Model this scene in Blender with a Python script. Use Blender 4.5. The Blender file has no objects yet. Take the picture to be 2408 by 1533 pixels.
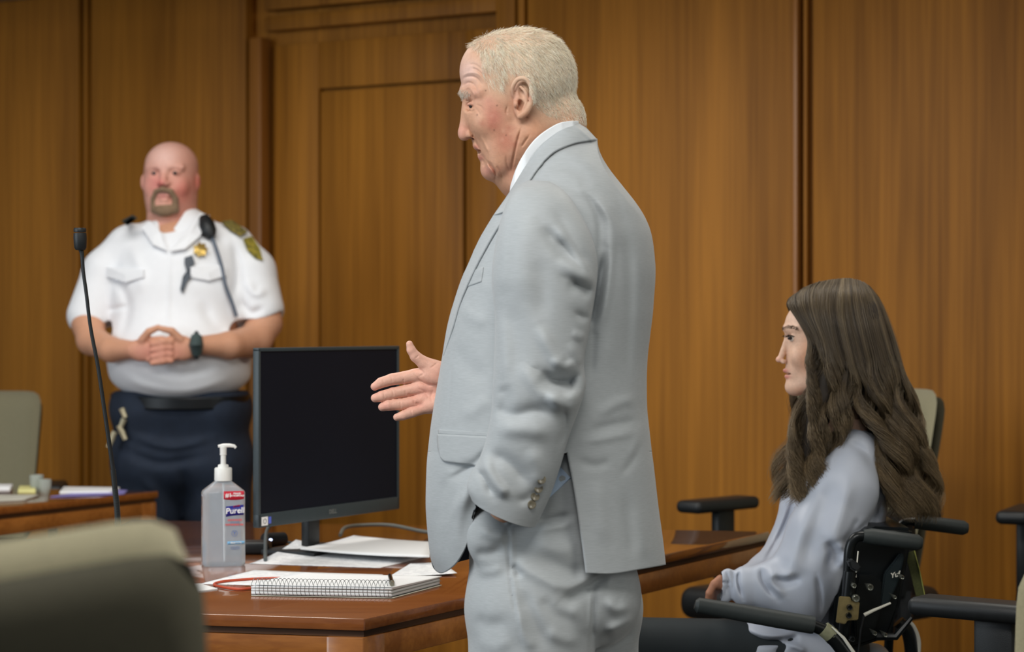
import bpy, bmesh, math, random
import numpy as np
from mathutils import Vector, Matrix
random.seed(7); RNG = np.random.default_rng(7)
SC = bpy.context.scene
COL = SC.collection
# ---------------------------------------------------------------- camera
F, CX, CY, H = 5000.0, 1204.0, 766.5, 1.27      # focal length in pixels, picture centre, eye height (m)
cam_d = bpy.data.cameras.new('camera'); cam = bpy.data.objects.new('camera', cam_d); COL.objects.link(cam)
cam_d.sensor_width = 36.0; cam_d.lens = 36.0 * F / 2408.0
cam.location = (0, 0, H); cam.rotation_euler = (math.pi / 2, 0, 0)
cam_d.dof.use_dof = True; cam_d.dof.focus_distance = 3.8; cam_d.dof.aperture_fstop = cam_d.lens * 1e-3 / 0.0152
cam_d.clip_start = 0.05
SC.camera = cam
# ---------------------------------------------------------------- world, lights, exposure
SC.view_settings.view_transform = 'Standard'; SC.view_settings.look = 'None'
SC.view_settings.gamma = 1.0; SC.view_settings.use_curve_mapping = False
SC.view_settings.exposure = -0.08
W = bpy.data.worlds.new('world'); SC.world = W; W.use_nodes = True
W.node_tree.nodes['Background'].inputs[0].default_value = (0.80, 0.90, 1.0, 1)
W.node_tree.nodes['Background'].inputs[1].default_value = 0.19
def area(name, loc, tgt, sx, sy, power, col):
    d = bpy.data.lights.new(name, 'AREA'); d.shape = 'RECTANGLE'; d.size = sx; d.size_y = sy
    d.energy = power; d.color = col
    o = bpy.data.objects.new(name, d); COL.objects.link(o); o.location = loc
    o.rotation_euler = (Vector(tgt) - Vector(loc)).to_track_quat('-Z', 'Y').to_euler()
    return o
# assumed unseen lamps: courtroom ceiling fixtures, cool side lamp left, warm side lamp right
area('assumed_ceiling_light', (-0.6, 1.9, 2.95), (-0.3, 2.6, 0), 2.4, 1.2, 118, (1.0, 0.97, 0.92))
area('assumed_ceiling_light', (1.2, 5.0, 2.95), (1.2, 5.0, 0), 1.2, 1.2, 34, (1.0, 0.96, 0.88))
area('assumed_ceiling_light', (-1.2, 5.4, 2.95), (-1.2, 5.8, 0), 1.6, 1.2, 52, (1.0, 0.97, 0.92))
area('assumed_side_light', (-4.2, 2.2, 1.9), (0.2, 4.2, 1.1), 2.6, 1.8, 95, (0.84, 0.93, 1.0))
area('assumed_side_light', (3.4, 1.2, 2.1), (0.2, 3.8, 1.2), 1.8, 1.6, 38, (1.0, 0.97, 0.88))

# ---------------------------------------------------------------- helpers
ORG = {}
def origin(o): return ORG.get(o.name, Vector((0, 0, 0)))
def link(o, parent=None):
    COL.objects.link(o)
    if parent is not None:
        o.parent = parent; o.location = -origin(parent); ORG[o.name] = Vector((0, 0, 0))
    return o
def tag(o, label=None, cat=None, group=None, kind=None):
    if label: o['label'] = label
    if cat: o['category'] = cat
    if group: o['group'] = group
    if kind: o['kind'] = kind
    return o
def empty(name, loc, label=None, cat=None, group=None):
    o = bpy.data.objects.new(name, None); COL.objects.link(o); o.location = loc
    o.empty_display_size = 0.05
    ORG[o.name] = Vector(loc); return tag(o, label, cat, group)
def mesh_np(name, V, faces, mat, parent=None, smooth=True, col=None, flip=None):
    """V (n,3) metres; faces = int array (m,3|4) or a list of such arrays."""
    if not isinstance(faces, (list, tuple)): faces = [faces]
    faces = [np.asarray(f, dtype=np.int32) for f in faces if len(f)]
    V = np.asarray(V, dtype=np.float64)
    if flip == 'auto':
        f = faces[0]; a, b, c = V[f[:, 0]], V[f[:, 1]], V[f[:, 2]]
        cen = V.mean(0)
        if (np.cross(b - a, c - a) * (a - cen)).sum() < 0: faces = [f[:, ::-1] for f in faces]
    me = bpy.data.meshes.new(name)
    loops = np.concatenate([f.ravel() for f in faces]); tot = np.concatenate([np.full(len(f), f.shape[1], np.int32) for f in faces])
    start = np.concatenate([[0], np.cumsum(tot)[:-1]]).astype(np.int32)
    me.vertices.add(len(V)); me.vertices.foreach_set('co', V.astype(np.float32).ravel())
    me.loops.add(len(loops)); me.loops.foreach_set('vertex_index', loops.astype(np.int32))
    me.polygons.add(len(tot)); me.polygons.foreach_set('loop_start', start); me.polygons.foreach_set('loop_total', tot)
    if smooth: me.polygons.foreach_set('use_smooth', np.ones(len(tot), bool))
    me.update(calc_edges=True); me.validate()
    if col is not None:
        ca = me.color_attributes.new('Col', 'FLOAT_COLOR', 'POINT')
        c4 = np.ones((len(V), 4), np.float32); c4[:, :3] = col; ca.data.foreach_set('color', c4.ravel())
    for m in (mat if isinstance(mat, (list, tuple)) else [mat]): me.materials.append(m)
    o = bpy.data.objects.new(name, me)
    return link(o, parent)
def lin(c):
    c = [v / 255.0 for v in c]
    return tuple(v / 12.92 if v <= 0.04045 else ((v + 0.055) / 1.055) ** 2.4 for v in c)
def mat(name, rgb, rough=0.5, metal=0.0, var=0.0, vscale=20.0, stretch=(1, 1, 1), bump=0.0, bscale=200.0, bstretch=(1, 1, 1), coat=0.0,
        attr=False, sub=0.0, spec=0.5, trans=0.0, ior=1.45, sheen=0.0, rgb2=None, bdist=0.002):
    m = bpy.data.materials.new(name); m.use_nodes = True
    nt = m.node_tree; N = nt.nodes; L = nt.links; b = N['Principled BSDF']
    c = lin(rgb)
    b.inputs['Base Color'].default_value = (*c, 1); b.inputs['Roughness'].default_value = rough
    b.inputs['Metallic'].default_value = metal; b.inputs['Specular IOR Level'].default_value = spec
    b.inputs['Coat Weight'].default_value = coat; b.inputs['Coat Roughness'].default_value = 0.12
    b.inputs['Transmission Weight'].default_value = trans; b.inputs['IOR'].default_value = ior
    b.inputs['Sheen Weight'].default_value = sheen
    if sub:
        b.inputs['Subsurface Weight'].default_value = sub; b.inputs['Subsurface Radius'].default_value = (1, .35, .2)
        b.inputs['Subsurface Scale'].default_value = 0.006
    tc = N.new('ShaderNodeTexCoord')
    src = None
    if attr:
        a = N.new('ShaderNodeVertexColor'); a.layer_name = 'Col'; src = a.outputs['Color']
    if var > 0:
        mp = N.new('ShaderNodeMapping'); mp.inputs['Scale'].default_value = stretch; L.new(tc.outputs['Object'], mp.inputs[0])
        n = N.new('ShaderNodeTexNoise'); n.inputs['Scale'].default_value = vscale; n.inputs['Detail'].default_value = 5
        L.new(mp.outputs[0], n.inputs['Vector'])
        r = N.new('ShaderNodeMapRange'); r.inputs[1].default_value = .3; r.inputs[2].default_value = .7
        L.new(n.outputs[0], r.inputs[0])
        if rgb2 is not None:
            mx = N.new('ShaderNodeMix'); mx.data_type = 'RGBA'; mx.inputs[6].default_value = (*c, 1); mx.inputs[7].default_value = (*lin(rgb2), 1)
            L.new(r.outputs[0], mx.inputs[0]); src = mx.outputs[2]
        else:
            r.inputs[3].default_value = 1 - var; r.inputs[4].default_value = 1 + var
            mx = N.new('ShaderNodeMix'); mx.data_type = 'RGBA'; mx.blend_type = 'MULTIPLY'; mx.inputs[0].default_value = 1
            mx.inputs[6].default_value = (*c, 1)
            if src is not None: L.new(src, mx.inputs[6])
            L.new(r.outputs[0], mx.inputs[7]); src = mx.outputs[2]
    if src is not None: L.new(src, b.inputs['Base Color'])
    if bump > 0:
        mp = N.new('ShaderNodeMapping'); mp.inputs['Scale'].default_value = bstretch; L.new(tc.outputs['Object'], mp.inputs[0])
        n = N.new('ShaderNodeTexNoise'); n.inputs['Scale'].default_value = bscale; n.inputs['Detail'].default_value = 3
        L.new(mp.outputs[0], n.inputs['Vector'])
        bp = N.new('ShaderNodeBump'); bp.inputs['Strength'].default_value = bump; bp.inputs['Distance'].default_value = bdist
        L.new(n.outputs[0], bp.inputs['Height']); L.new(bp.outputs[0], b.inputs['Normal'])
    return m
def wood(name, dark, light, band=5.0, fine=60.0, rough=0.4, coat=0.0, axis=2, contrast=1.0, spec=.5):
    """veneer: long grain along one object axis, broad light and dark bands plus fine lines"""
    m = bpy.data.materials.new(name); m.use_nodes = True
    nt = m.node_tree; N = nt.nodes; L = nt.links; b = N['Principled BSDF']
    tc = N.new('ShaderNodeTexCoord'); facs = []
    for sc, st, w in ((band, .07, .62), (fine, .02, .38)):
        mp = N.new('ShaderNodeMapping'); s = [1, 1, 1]; s[axis] = st; mp.inputs['Scale'].default_value = s
        L.new(tc.outputs['Object'], mp.inputs[0])
        n = N.new('ShaderNodeTexNoise'); n.inputs['Scale'].default_value = sc; n.inputs['Detail'].default_value = 4
        n.inputs['Distortion'].default_value = .3
        L.new(mp.outputs[0], n.inputs['Vector'])
        mm = N.new('ShaderNodeMath'); mm.operation = 'MULTIPLY'; mm.inputs[1].default_value = w; L.new(n.outputs[0], mm.inputs[0]); facs.append(mm)
    ad = N.new('ShaderNodeMath'); L.new(facs[0].outputs[0], ad.inputs[0]); L.new(facs[1].outputs[0], ad.inputs[1])
    r = N.new('ShaderNodeMapRange'); r.inputs[1].default_value = .5 - .14 / contrast; r.inputs[2].default_value = .5 + .14 / contrast; L.new(ad.outputs[0], r.inputs[0])
    mx = N.new('ShaderNodeMix'); mx.data_type = 'RGBA'; mx.inputs[6].default_value = (*lin(dark), 1); mx.inputs[7].default_value = (*lin(light), 1)
    L.new(r.outputs[0], mx.inputs[0]); L.new(mx.outputs[2], b.inputs['Base Color'])
    b.inputs['Roughness'].default_value = rough; b.inputs['Coat Weight'].default_value = coat; b.inputs['Coat Roughness'].default_value = .03; b.inputs['Specular IOR Level'].default_value = spec
    return m
# pixel -> point at a known depth / on the table top
def P(x, y, Y): return Vector(((x - CX) / F * Y, Y, H - (y - CY) / F * Y))
TZ = 0.75
def T(x, y, z=TZ):
    Y = (H - z) * F / (y - CY); return Vector(((x - CX) / F * Y, Y, z))
# ---- mesh builder for furniture
class MB:
    def __init__(s): s.bm = bmesh.new()
    def add(s, bm2, M=None):
        me = bpy.data.meshes.new('t'); bm2.to_mesh(me); bm2.free()
        if M is not None: me.transform(M)
        s.bm.from_mesh(me); bpy.data.meshes.remove(me)
    def box(s, c, size, M=None, bev=0.0, seg=2, taper=None):
        b = bmesh.new(); bmesh.ops.create_cube(b, size=1)
        for v in b.verts:
            v.co = Vector((v.co.x * size[0], v.co.y * size[1], v.co.z * size[2]))
            if taper:
                f = v.co.z / size[2] + .5
                v.co.x *= taper[0] + (taper[1] - taper[0]) * f
        if bev: bmesh.ops.bevel(b, geom=b.edges[:], offset=bev, segments=seg, affect='EDGES', profile=.5)
        X = Matrix.Translation(Vector(c)); s.add(b, (M @ X) if M is not None else X); return s
    def prism(s, pts, z0, z1, M=None, bev=0.0):
        b = bmesh.new(); vs = [b.verts.new((p[0], p[1], z0)) for p in pts]; f = b.faces.new(vs)
        r = bmesh.ops.extrude_face_region(b, geom=[f])
        for v in [g for g in r['geom'] if isinstance(g, bmesh.types.BMVert)]: v.co.z = z1
        bmesh.ops.recalc_face_normals(b, faces=b.faces)
        if bev: bmesh.ops.bevel(b, geom=b.edges[:], offset=bev, segments=2, affect='EDGES', profile=.5)
        s.add(b, M); return s
    def tube(s, pts, r, n=10, M=None, caps=True, smooth=0):
        pts = [Vector(p) for p in pts]
        rs = list(r) if isinstance(r, (list, tuple)) else [r] * len(pts)
        if smooth:
            A = crv(np.array([list(p) + [q_] for p, q_ in zip(pts, rs)]), smooth); pts = [Vector(a[:3]) for a in A]; rs = list(A[:, 3])
        b = bmesh.new(); rings = []
        t0 = (pts[1] - pts[0]).normalized(); up = Vector((0, 0, 1)) if abs(t0.z) < .9 else Vector((1, 0, 0))
        nrm = t0.cross(up).normalized()
        for i, p in enumerate(pts):
            t = (pts[min(i + 1, len(pts) - 1)] - pts[max(i - 1, 0)]).normalized()
            nrm = (nrm - t * nrm.dot(t)).normalized(); bi = t.cross(nrm)
            rings.append([b.verts.new(p + (nrm * math.cos(a) + bi * math.sin(a)) * rs[i]) for a in [2 * math.pi * k / n for k in range(n)]])
        for i in range(len(rings) - 1):
            for k in range(n): b.faces.new((rings[i][k], rings[i][(k + 1) % n], rings[i + 1][(k + 1) % n], rings[i + 1][k]))
        if caps: b.faces.new(rings[0][::-1]); b.faces.new(rings[-1])
        bmesh.ops.recalc_face_normals(b, faces=b.faces); s.add(b, M); return s
    def lathe(s, prof, n=32, M=None, sx=1.0, sy=1.0, p=2.0):
        b = bmesh.new(); rings = []
        for (r, z) in prof:
            ring = []
            for k in range(n):
                a = 2 * math.pi * k / n; c, q_ = math.cos(a), math.sin(a)
                e = (abs(c) ** p + abs(q_) ** p) ** (-1 / p)
                ring.append(b.verts.new((r * c * e * sx, r * q_ * e * sy, z)))
            rings.append(ring)
        for i in range(len(rings) - 1):
            for k in range(n): b.faces.new((rings[i][k], rings[i][(k + 1) % n], rings[i + 1][(k + 1) % n], rings[i + 1][k]))
        b.faces.new(rings[0][::-1]); b.faces.new(rings[-1])
        bmesh.ops.recalc_face_normals(b, faces=b.faces); s.add(b, M); return s
    def build(s, name, m, parent=None, smooth=True, angle=40):
        me = bpy.data.meshes.new(name); s.bm.to_mesh(me); s.bm.free(); me.materials.append(m)
        if smooth:
            me.polygons.foreach_set('use_smooth', [True] * len(me.polygons))
            me.set_sharp_from_angle(angle=math.radians(angle))
        o = bpy.data.objects.new(name, me); return link(o, parent)
def crv(P_, n):
    """Catmull-Rom through the rows of P_, n samples"""
    P_ = np.asarray(P_, float); m = len(P_)
    if m == 2: t = np.linspace(0, 1, n)[:, None]; return P_[0] * (1 - t) + P_[1] * t
    u = np.linspace(0, m - 1, n); i = np.minimum(u.astype(int), m - 2); f = (u - i)[:, None]
    p0 = P_[np.maximum(i - 1, 0)]; p1 = P_[i]; p2 = P_[i + 1]; p3 = P_[np.minimum(i + 2, m - 1)]
    p0 = np.where((i == 0)[:, None], 2 * p1 - p2, p0); p3 = np.where((i == m - 2)[:, None], 2 * p2 - p1, p3)
    return .5 * ((2 * p1) + (-p0 + p2) * f + (2 * p0 - 5 * p1 + 4 * p2 - p3) * f ** 2 + (-p0 + 3 * p1 - 3 * p2 + p3) * f ** 3)
def text_obj(name, body, size, M, m, parent=None, ext=0.0002, shear=0.0, bold=0.0, align='CENTER'):
    cu = bpy.data.curves.new(name, 'FONT'); cu.body = body; cu.size = size; cu.extrude = ext; cu.shear = shear; cu.offset = bold
    cu.align_x = align; cu.align_y = 'CENTER'
    tmp = bpy.data.objects.new('tmp', cu); COL.objects.link(tmp)
    me = bpy.data.meshes.new_from_object(tmp.evaluated_get(bpy.context.evaluated_depsgraph_get()))
    bpy.data.objects.remove(tmp); me.transform(M); me.materials.clear(); me.materials.append(m)
    o = bpy.data.objects.new(name, me); return link(o, parent)
# ---- measured-shape kit: a figure is described by (x, y, d): photo pixels at the figure's own middle plane Y0,
# d = distance in front of that plane in the same unit; q() turns a sighted pixel at depth d into that plane's units
def q(x, y, d):
    s = 1 - d / F; return CX + (x - CX) * s, CY + (y - CY) * s, d
def unq(x, y, d):
    s = 1 - d / F; return CX + (x - CX) / s, CY + (y - CY) / s
def world(V, Y0):
    k = Y0 / F; V = np.asarray(V, float)
    return np.stack([(V[:, 0] - CX) * k, Y0 - V[:, 2] * k, H - (V[:, 1] - CY) * k], 1)
class G:
    """scalar field on a grid"""
    def __init__(s, lo, hi, step):
        s.lo = np.array(lo, float); s.step = step
        n = [int(math.ceil((b - a) / step)) + 1 for a, b in zip(lo, hi)]
        s.x = (lo[0] + step * np.arange(n[0], dtype=np.float32))[:, None, None].astype(np.float32)
        s.y = (lo[1] + step * np.arange(n[1], dtype=np.float32))[None, :, None].astype(np.float32)
        s.d = (lo[2] + step * np.arange(n[2], dtype=np.float32))[None, None, :].astype(np.float32)
        s.F = np.full(n, 1e4, np.float32); s.rot = None
    def turn(s, xc, a):
        ca, sa = math.cos(a), math.sin(a); g = object.__new__(G); g.lo, g.step = s.lo, s.step
        g.x = (xc + (s.x - xc) * ca + s.d * sa).astype(np.float32); g.d = (-(s.x - xc) * sa + s.d * ca).astype(np.float32); g.y = s.y; g.F = s.F; g.rot = None
        return g
    def ell(s, c, r, ang=0.0, raw=False, angd=0.0):
        c = c if raw else q(*c)
        X, Y_, D = s.x - c[0], s.y - c[1], s.d - c[2]
        if ang: ca, sa = math.cos(math.radians(ang)), math.sin(math.radians(ang)); X, Y_ = X * ca + Y_ * sa, -X * sa + Y_ * ca
        if angd: ca, sa = math.cos(math.radians(angd)), math.sin(math.radians(angd)); X, D = X * ca + D * sa, -X * sa + D * ca
        k0 = np.sqrt((X / r[0]) ** 2 + (Y_ / r[1]) ** 2 + (D / r[2]) ** 2)
        k1 = np.sqrt((X / r[0] ** 2) ** 2 + (Y_ / r[1] ** 2) ** 2 + (D / r[2] ** 2) ** 2) + 1e-9
        return k0 * (k0 - 1) / k1
    def cone(s, a, b, ra, rb, raw=False, fd=1.0):
        """round cone from a to b; fd flattens in depth"""
        if not raw: a, b = q(*a), q(*b)
        a = np.array(a, float); b = np.array(b, float); ab = b - a; w = np.array([1, 1, 1 / fd])
        X, Y_, D = s.x - a[0], s.y - a[1], (s.d - a[2]) / fd
        abw = ab * w; L2 = (abw ** 2).sum() + 1e-9
        h = np.clip((X * abw[0] + Y_ * abw[1] + D * abw[2]) / L2, 0, 1)
        return np.sqrt((X - h * abw[0]) ** 2 + (Y_ - h * abw[1]) ** 2 + (D - h * abw[2]) ** 2) - (ra + (rb - ra) * h)
    def chain(s, pts, rs, k=0.0, fd=1.0, raw=False, fine=0):
        if fine:
            A = crv(np.array([list(p) + [r_] for p, r_ in zip(pts, rs)], float), fine); pts = [tuple(a[:3]) for a in A]; rs = list(A[:, 3])
        f = None
        for i in range(len(pts) - 1):
            c = s.cone(pts[i], pts[i + 1], rs[i], rs[i + 1], fd=fd, raw=raw)
            f = c if f is None else smin(f, c, k)
        return f
    def tip(s, *a, **k): pass
    def u(s, f, k=0.0): s.F[...] = smin(s.F, f, k); return s
    def cut(s, f, k=0.0): s.F[...] = -smin(-s.F, f, k); return s
def smin(a, b, k):
    if k <= 0: return np.minimum(a, b)
    h = np.clip(.5 + .5 * (b - a) / k, 0, 1); return b * (1 - h) + a * h - k * h * (1 - h)
def smooth3(Fv, it=1):
    for _ in range(it):
        for ax in range(3):
            a = np.roll(Fv, 1, ax); b = np.roll(Fv, -1, ax); Fv = .25 * a + .5 * Fv + .25 * b
    return Fv
def nets(g):
    """surface nets"""
    Fv = g.F; s = Fv < 0; n = Fv.shape
    cnt = np.zeros(tuple(m - 1 for m in n), np.int8)
    offs = [(a, b, c) for a in (0, 1) for b in (0, 1) for c in (0, 1)]
    for a, b, c in offs: cnt += s[a:n[0] - 1 + a, b:n[1] - 1 + b, c:n[2] - 1 + c]
    I, J, K = np.nonzero((cnt > 0) & (cnt < 8)); m = len(I)
    acc = np.zeros((m, 3)); num = np.zeros(m)
    for a in offs:
        for ax in range(3):
            if a[ax]: continue
            b = list(a); b[ax] = 1
            fa = Fv[I + a[0], J + a[1], K + a[2]]; fb = Fv[I + b[0], J + b[1], K + b[2]]
            ok = (fa < 0) != (fb < 0); t = np.where(ok, fa / np.where(fa == fb, 1, fa - fb), 0)
            p = np.tile(np.array(a, float), (m, 1)); p[:, ax] += t
            acc += p * ok[:, None]; num += ok
    V = (acc / num[:, None] + np.stack([I, J, K], 1)) * g.step + g.lo
    idx = np.full(cnt.shape, -1, np.int32); idx[I, J, K] = np.arange(m)
    Q = []
    for ax in range(3):
        sl0 = [slice(None)] * 3; sl1 = [slice(None)] * 3
        sl0[ax] = slice(0, -1); sl1[ax] = slice(1, None)
        e = s[tuple(sl0)] != s[tuple(sl1)]; A, B, C_ = np.nonzero(e); ins = s[tuple(sl0)][A, B, C_]
        p = np.stack([A, B, C_], 1); o1, o2 = [(1, 2), (2, 0), (0, 1)][ax]
        ok = (p[:, o1] > 0) & (p[:, o2] > 0) & (p[:, o1] < n[o1] - 1) & (p[:, o2] < n[o2] - 1); p = p[ok]; ins = ins[ok]
        def at(da, db):
            r = p.copy(); r[:, o1] += da; r[:, o2] += db; return idx[r[:, 0], r[:, 1], r[:, 2]]
        qd = np.stack([at(-1, -1), at(0, -1), at(0, 0), at(-1, 0)], 1)
        qd[~ins] = qd[~ins][:, ::-1]; Q.append(qd)
    Q = np.concatenate(Q); Q = Q[(Q >= 0).all(1)]
    return V, Q[:, ::-1]          # reversed: the (x,y,d) frame is left-handed in the world
def relax(V, Q, it=1, lam=.5):
    n = len(V)
    for _ in range(it):
        acc = np.zeros_like(V); c = np.zeros(n)
        for i in range(4):
            a, b = Q[:, i], Q[:, (i + 1) % 4]
            for ax in range(3): acc[:, ax] += np.bincount(a, V[b, ax], n) + np.bincount(b, V[a, ax], n)
            c += np.bincount(a, minlength=n) + np.bincount(b, minlength=n)
        V = V + lam * (acc / np.maximum(c, 1)[:, None] - V)
    return V
def vnormals(V, Q):
    nf = np.cross(V[Q[:, 2]] - V[Q[:, 0]], V[Q[:, 3]] - V[Q[:, 1]]); N = np.zeros_like(V)
    for i in range(4):
        for ax in range(3): N[:, ax] += np.bincount(Q[:, i], nf[:, ax], len(V))
    return N / (np.linalg.norm(N, axis=1)[:, None] + 1e-9)
def strokes(x, y, S):
    """sum of fold ridges (+) and creases (-): (points, width, height)"""
    out = np.zeros(x.shape)
    for st in S:
        pts, w, amp = st[0], st[1], st[2]
        asym = st[3] if len(st) > 3 else 0.0
        A = crv(pts, max(3, 5 * (len(pts) - 1))) if len(pts) > 2 else np.array(pts, float)
        m = (x > A[:, 0].min() - 3 * w) & (x < A[:, 0].max() + 3 * w) & (y > A[:, 1].min() - 3 * w) & (y < A[:, 1].max() + 3 * w)
        if not m.any(): continue
        X, Y_ = x[m], y[m]; best = np.full(X.shape, 1e9); bt = np.zeros(X.shape); bs = np.zeros(X.shape); n = len(A) - 1
        for i in range(n):
            ax, ay = A[i]; bx, by = A[i + 1]; dx, dy = bx - ax, by - ay; L2 = dx * dx + dy * dy + 1e-9
            h = np.clip(((X - ax) * dx + (Y_ - ay) * dy) / L2, 0, 1)
            px, py = X - ax - h * dx, Y_ - ay - h * dy; dd = px * px + py * py; k = dd < best
            best[k] = dd[k]; bt[k] = ((i + h) / n)[k]; bs[k] = (dx * py - dy * px)[k] / math.sqrt(L2)
        ta = np.clip(bt / .3, 0, 1); tb = np.clip((1 - bt) / .3, 0, 1); tap = (ta * ta * (3 - 2 * ta)) * (tb * tb * (3 - 2 * tb)); tap = .15 + .85 * tap
        ww = w * np.where(bs > 0, 1 + asym, 1 - asym)
        out[m] += amp * tap * np.exp(-best / (ww * ww))
    return out
def grid_quads(nr, nc, wrap=False):
    r = np.arange(nr - 1)[:, None]; c = np.arange(nc if wrap else nc - 1)[None, :]; c2 = (c + 1) % nc
    return np.stack([(r * nc + c).ravel(), (r * nc + c2).ravel(), ((r + 1) * nc + c2).ravel(), ((r + 1) * nc + c).ravel()], 1)
def sleeve(rings, nt, nth, S=(), n=2.2):
    """rings rows: Lx Ly Rx Ry dc Dh bow -> closed tube"""
    A = crv(rings, nt); th = np.linspace(0, 2 * math.pi, nth, endpoint=False)
    c, sn = np.cos(th), np.sin(th); e = (np.abs(c) ** n + np.abs(sn) ** n) ** (-1 / n); c, sn = c * e, sn * e
    f = (1 - c)[None] / 2
    x = A[:, 0:1] * (1 - f) + A[:, 2:3] * f; y = A[:, 1:2] * (1 - f) + A[:, 3:4] * f
    ax = A[:, 2] - A[:, 0]; ay = A[:, 3] - A[:, 1]; l = np.hypot(ax, ay) + 1e-6
    x = x + (-ay / l * A[:, 6])[:, None] * sn[None]; y = y + (ax / l * A[:, 6])[:, None] * sn[None]
    d = A[:, 4:5] + A[:, 5:6] * sn[None]
    d = d + strokes(x, y, S) * np.clip(sn * 1.6, 0, 1)[None]
    X, Y_, D = q(x, y, d)
    return np.stack([X.ravel(), Y_.ravel(), D.ravel()], 1), grid_quads(nt, nth, True)
def hemmed(o, t=0.003):
    md = o.modifiers.new('thickness', 'SOLIDIFY'); md.thickness = t; md.offset = -1; md.use_rim = True
    return o
# ================================================================= materials
M_wall = wood('wall_veneer', (130, 81, 18), (184, 121, 38), band=4.0, fine=55, rough=.6, contrast=.95, spec=.3)
M_trimw = wood('casing_veneer', (126, 78, 28), (172, 112, 46), band=6, fine=70, rough=.36, contrast=.8)
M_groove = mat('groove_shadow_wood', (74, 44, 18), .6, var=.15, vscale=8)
M_table = wood('table_cherry', (110, 58, 24), (152, 90, 42), band=7, fine=80, rough=.22, coat=1.0, axis=0, contrast=.8)
M_tedge = wood('table_edge_cherry', (130, 76, 32), (170, 108, 50), band=9, fine=90, rough=.3, coat=.3, axis=0)
M_floor = mat('carpet', (70, 66, 60), .95, var=.2, vscale=60, bump=.4, bscale=400)
M_ceil = mat('ceiling_tile', (205, 202, 192), .9, var=.04, vscale=30)
M_paint = mat('painted_plaster', (186, 172, 150), .8, var=.03, vscale=10)
M_black = mat('black_plastic', (26, 29, 31), .45, var=.12, vscale=60, bump=.15, bscale=900)
M_dark = mat('dark_metal', (18, 21, 24), .35, metal=.3, var=.1, vscale=40)
M_taupe = mat('taupe_fabric', (134, 128, 102), .92, var=.08, vscale=300, bump=.35, bscale=1500, sheen=.2)
M_olive = mat('dark_taupe_shell', (62, 59, 44), .85, var=.08, vscale=200, bump=.3, bscale=1200)
M_paper = mat('paper', (232, 233, 234), .75, var=.012, vscale=8, bump=.05, bscale=40)
M_white = mat('white_plastic', (238, 238, 234), .35, var=.01)
M_steel = mat('steel', (150, 150, 145), .3, metal=.9, var=.05)
# ================================================================= room
WS, WY = .58, 7.7; WA = math.atan(WS)
def wl(x, y=CY):
    """sighted pixel -> (along the back wall, height)"""
    u = (x - CX) / F; Y = WY / (1 + WS * u); return (u * Y / math.cos(WA), H - (y - CY) / F * Y)
MW = Matrix.Translation((0, WY, 0)) @ Matrix.Rotation(-WA, 4, 'Z')      # local: x along wall, -y towards the room
def wbox(mb, x0, x1, z0, z1, n0, n1, bev=.003):
    """box on the wall: along x0..x1, height z0..z1, depth n0..n1 out of the wall face"""
    mb.box(((x0 + x1) / 2, -(n0 + n1) / 2, (z0 + z1) / 2), (x1 - x0, n1 - n0, z1 - z0), bev=bev)
def wbuild(mb, name, m, parent=None):
    o = mb.build(name, m, parent)
    if parent is None: o.matrix_world = MW
    return o
CEIL = 3.0
w = lambda x: wl(x)[0]
mb = MB()
wbox(mb, -4.2, 4.2, 0, CEIL, -.20, -.07, 0)                                   # backing behind all the panels
for x0, x1, a, b in ((-4.2, w(184), 0, 0), (w(196), w(203), 0, 0), (w(214), w(578), 0, 0), (w(1240), w(1866), 0, 0), (w(1911), w(2600), 0, 0), (w(2606), 4.2, 0, 0)):
    wbox(mb, x0, x1, 0, CEIL, -.08, 0, .004)
wbox(mb, w(1217), w(1232), 0, CEIL, -.04, .0, .003)
wbox(mb, w(1166), w(1210), 0, CEIL, -.04, .0, .004)
wbox(mb, w(1888), w(1896), 0, CEIL, -.04, -.004, .003)
zt = wl(632, 100)[1]
wbox(mb, w(622), w(1166), zt + .045, zt + .10, -.04, .0, .004)                # head boards over the door
wbox(mb, w(622), w(1166), zt + .125, CEIL, -.04, .004, .004)
wall = tag(wbuild(mb, 'wall_back', M_wall), kind='structure')
mb = MB(); wbox(mb, w(596), w(624), 0, zt + .02, -.04, .03, .006)
tag(wbuild(mb, 'trim_1', M_trimw), kind='structure')
mb = MB(); wbox(mb, w(1866), w(1878), 0, CEIL, -.03, .012, .004)
tag(wbuild(mb, 'trim_2', M_trimw), kind='structure')
# the tall flush door with one raised panel field
mb = MB()
a0, a1, p0, p1 = w(634), w(1160), w(738), w(1086)
zp = wl(738, 207)[1]
wbox(mb, a0, p0, 0, zt - .01, -.06, -.030, .003); wbox(mb, p1, a1, 0, zt - .01, -.06, -.030, .003)
wbox(mb, p0, p1, zp, zt - .01, -.06, -.030, .003); wbox(mb, p0, p1, 0, .3, -.06, -.030, .003)
door = tag(wbuild(mb, 'door_1', M_wall), kind='structure')
mb = MB(); wbox(mb, p0 + .012, p1 - .012, .312, zp - .012, -.056, -.027, .004)
pn = mb.build('door_panel', M_wall); pn.parent = door
mb = MB(); mb.prism([(-6, -2), (6.5, -2), (6.5, 11.5), (-6, 11.5)], -.1, 0)
tag(mb.build('floor', M_floor, smooth=False), kind='structure')
mb = MB(); mb.prism([(-6, .2), (6.5, .2), (6.5, 11.5), (-6, 11.5)], CEIL, CEIL + .1)
tag(mb.build('ceiling', M_ceil, smooth=False), kind='structure')
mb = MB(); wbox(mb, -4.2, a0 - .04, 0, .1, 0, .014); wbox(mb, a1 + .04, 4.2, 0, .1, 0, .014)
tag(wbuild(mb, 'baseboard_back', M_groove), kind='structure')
mb = MB(); wbox(mb, -4.2, 4.2, 2.63, CEIL - .001, .006, 1.5, .01)  # unseen soffit, added to shade the top of the back wall
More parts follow.
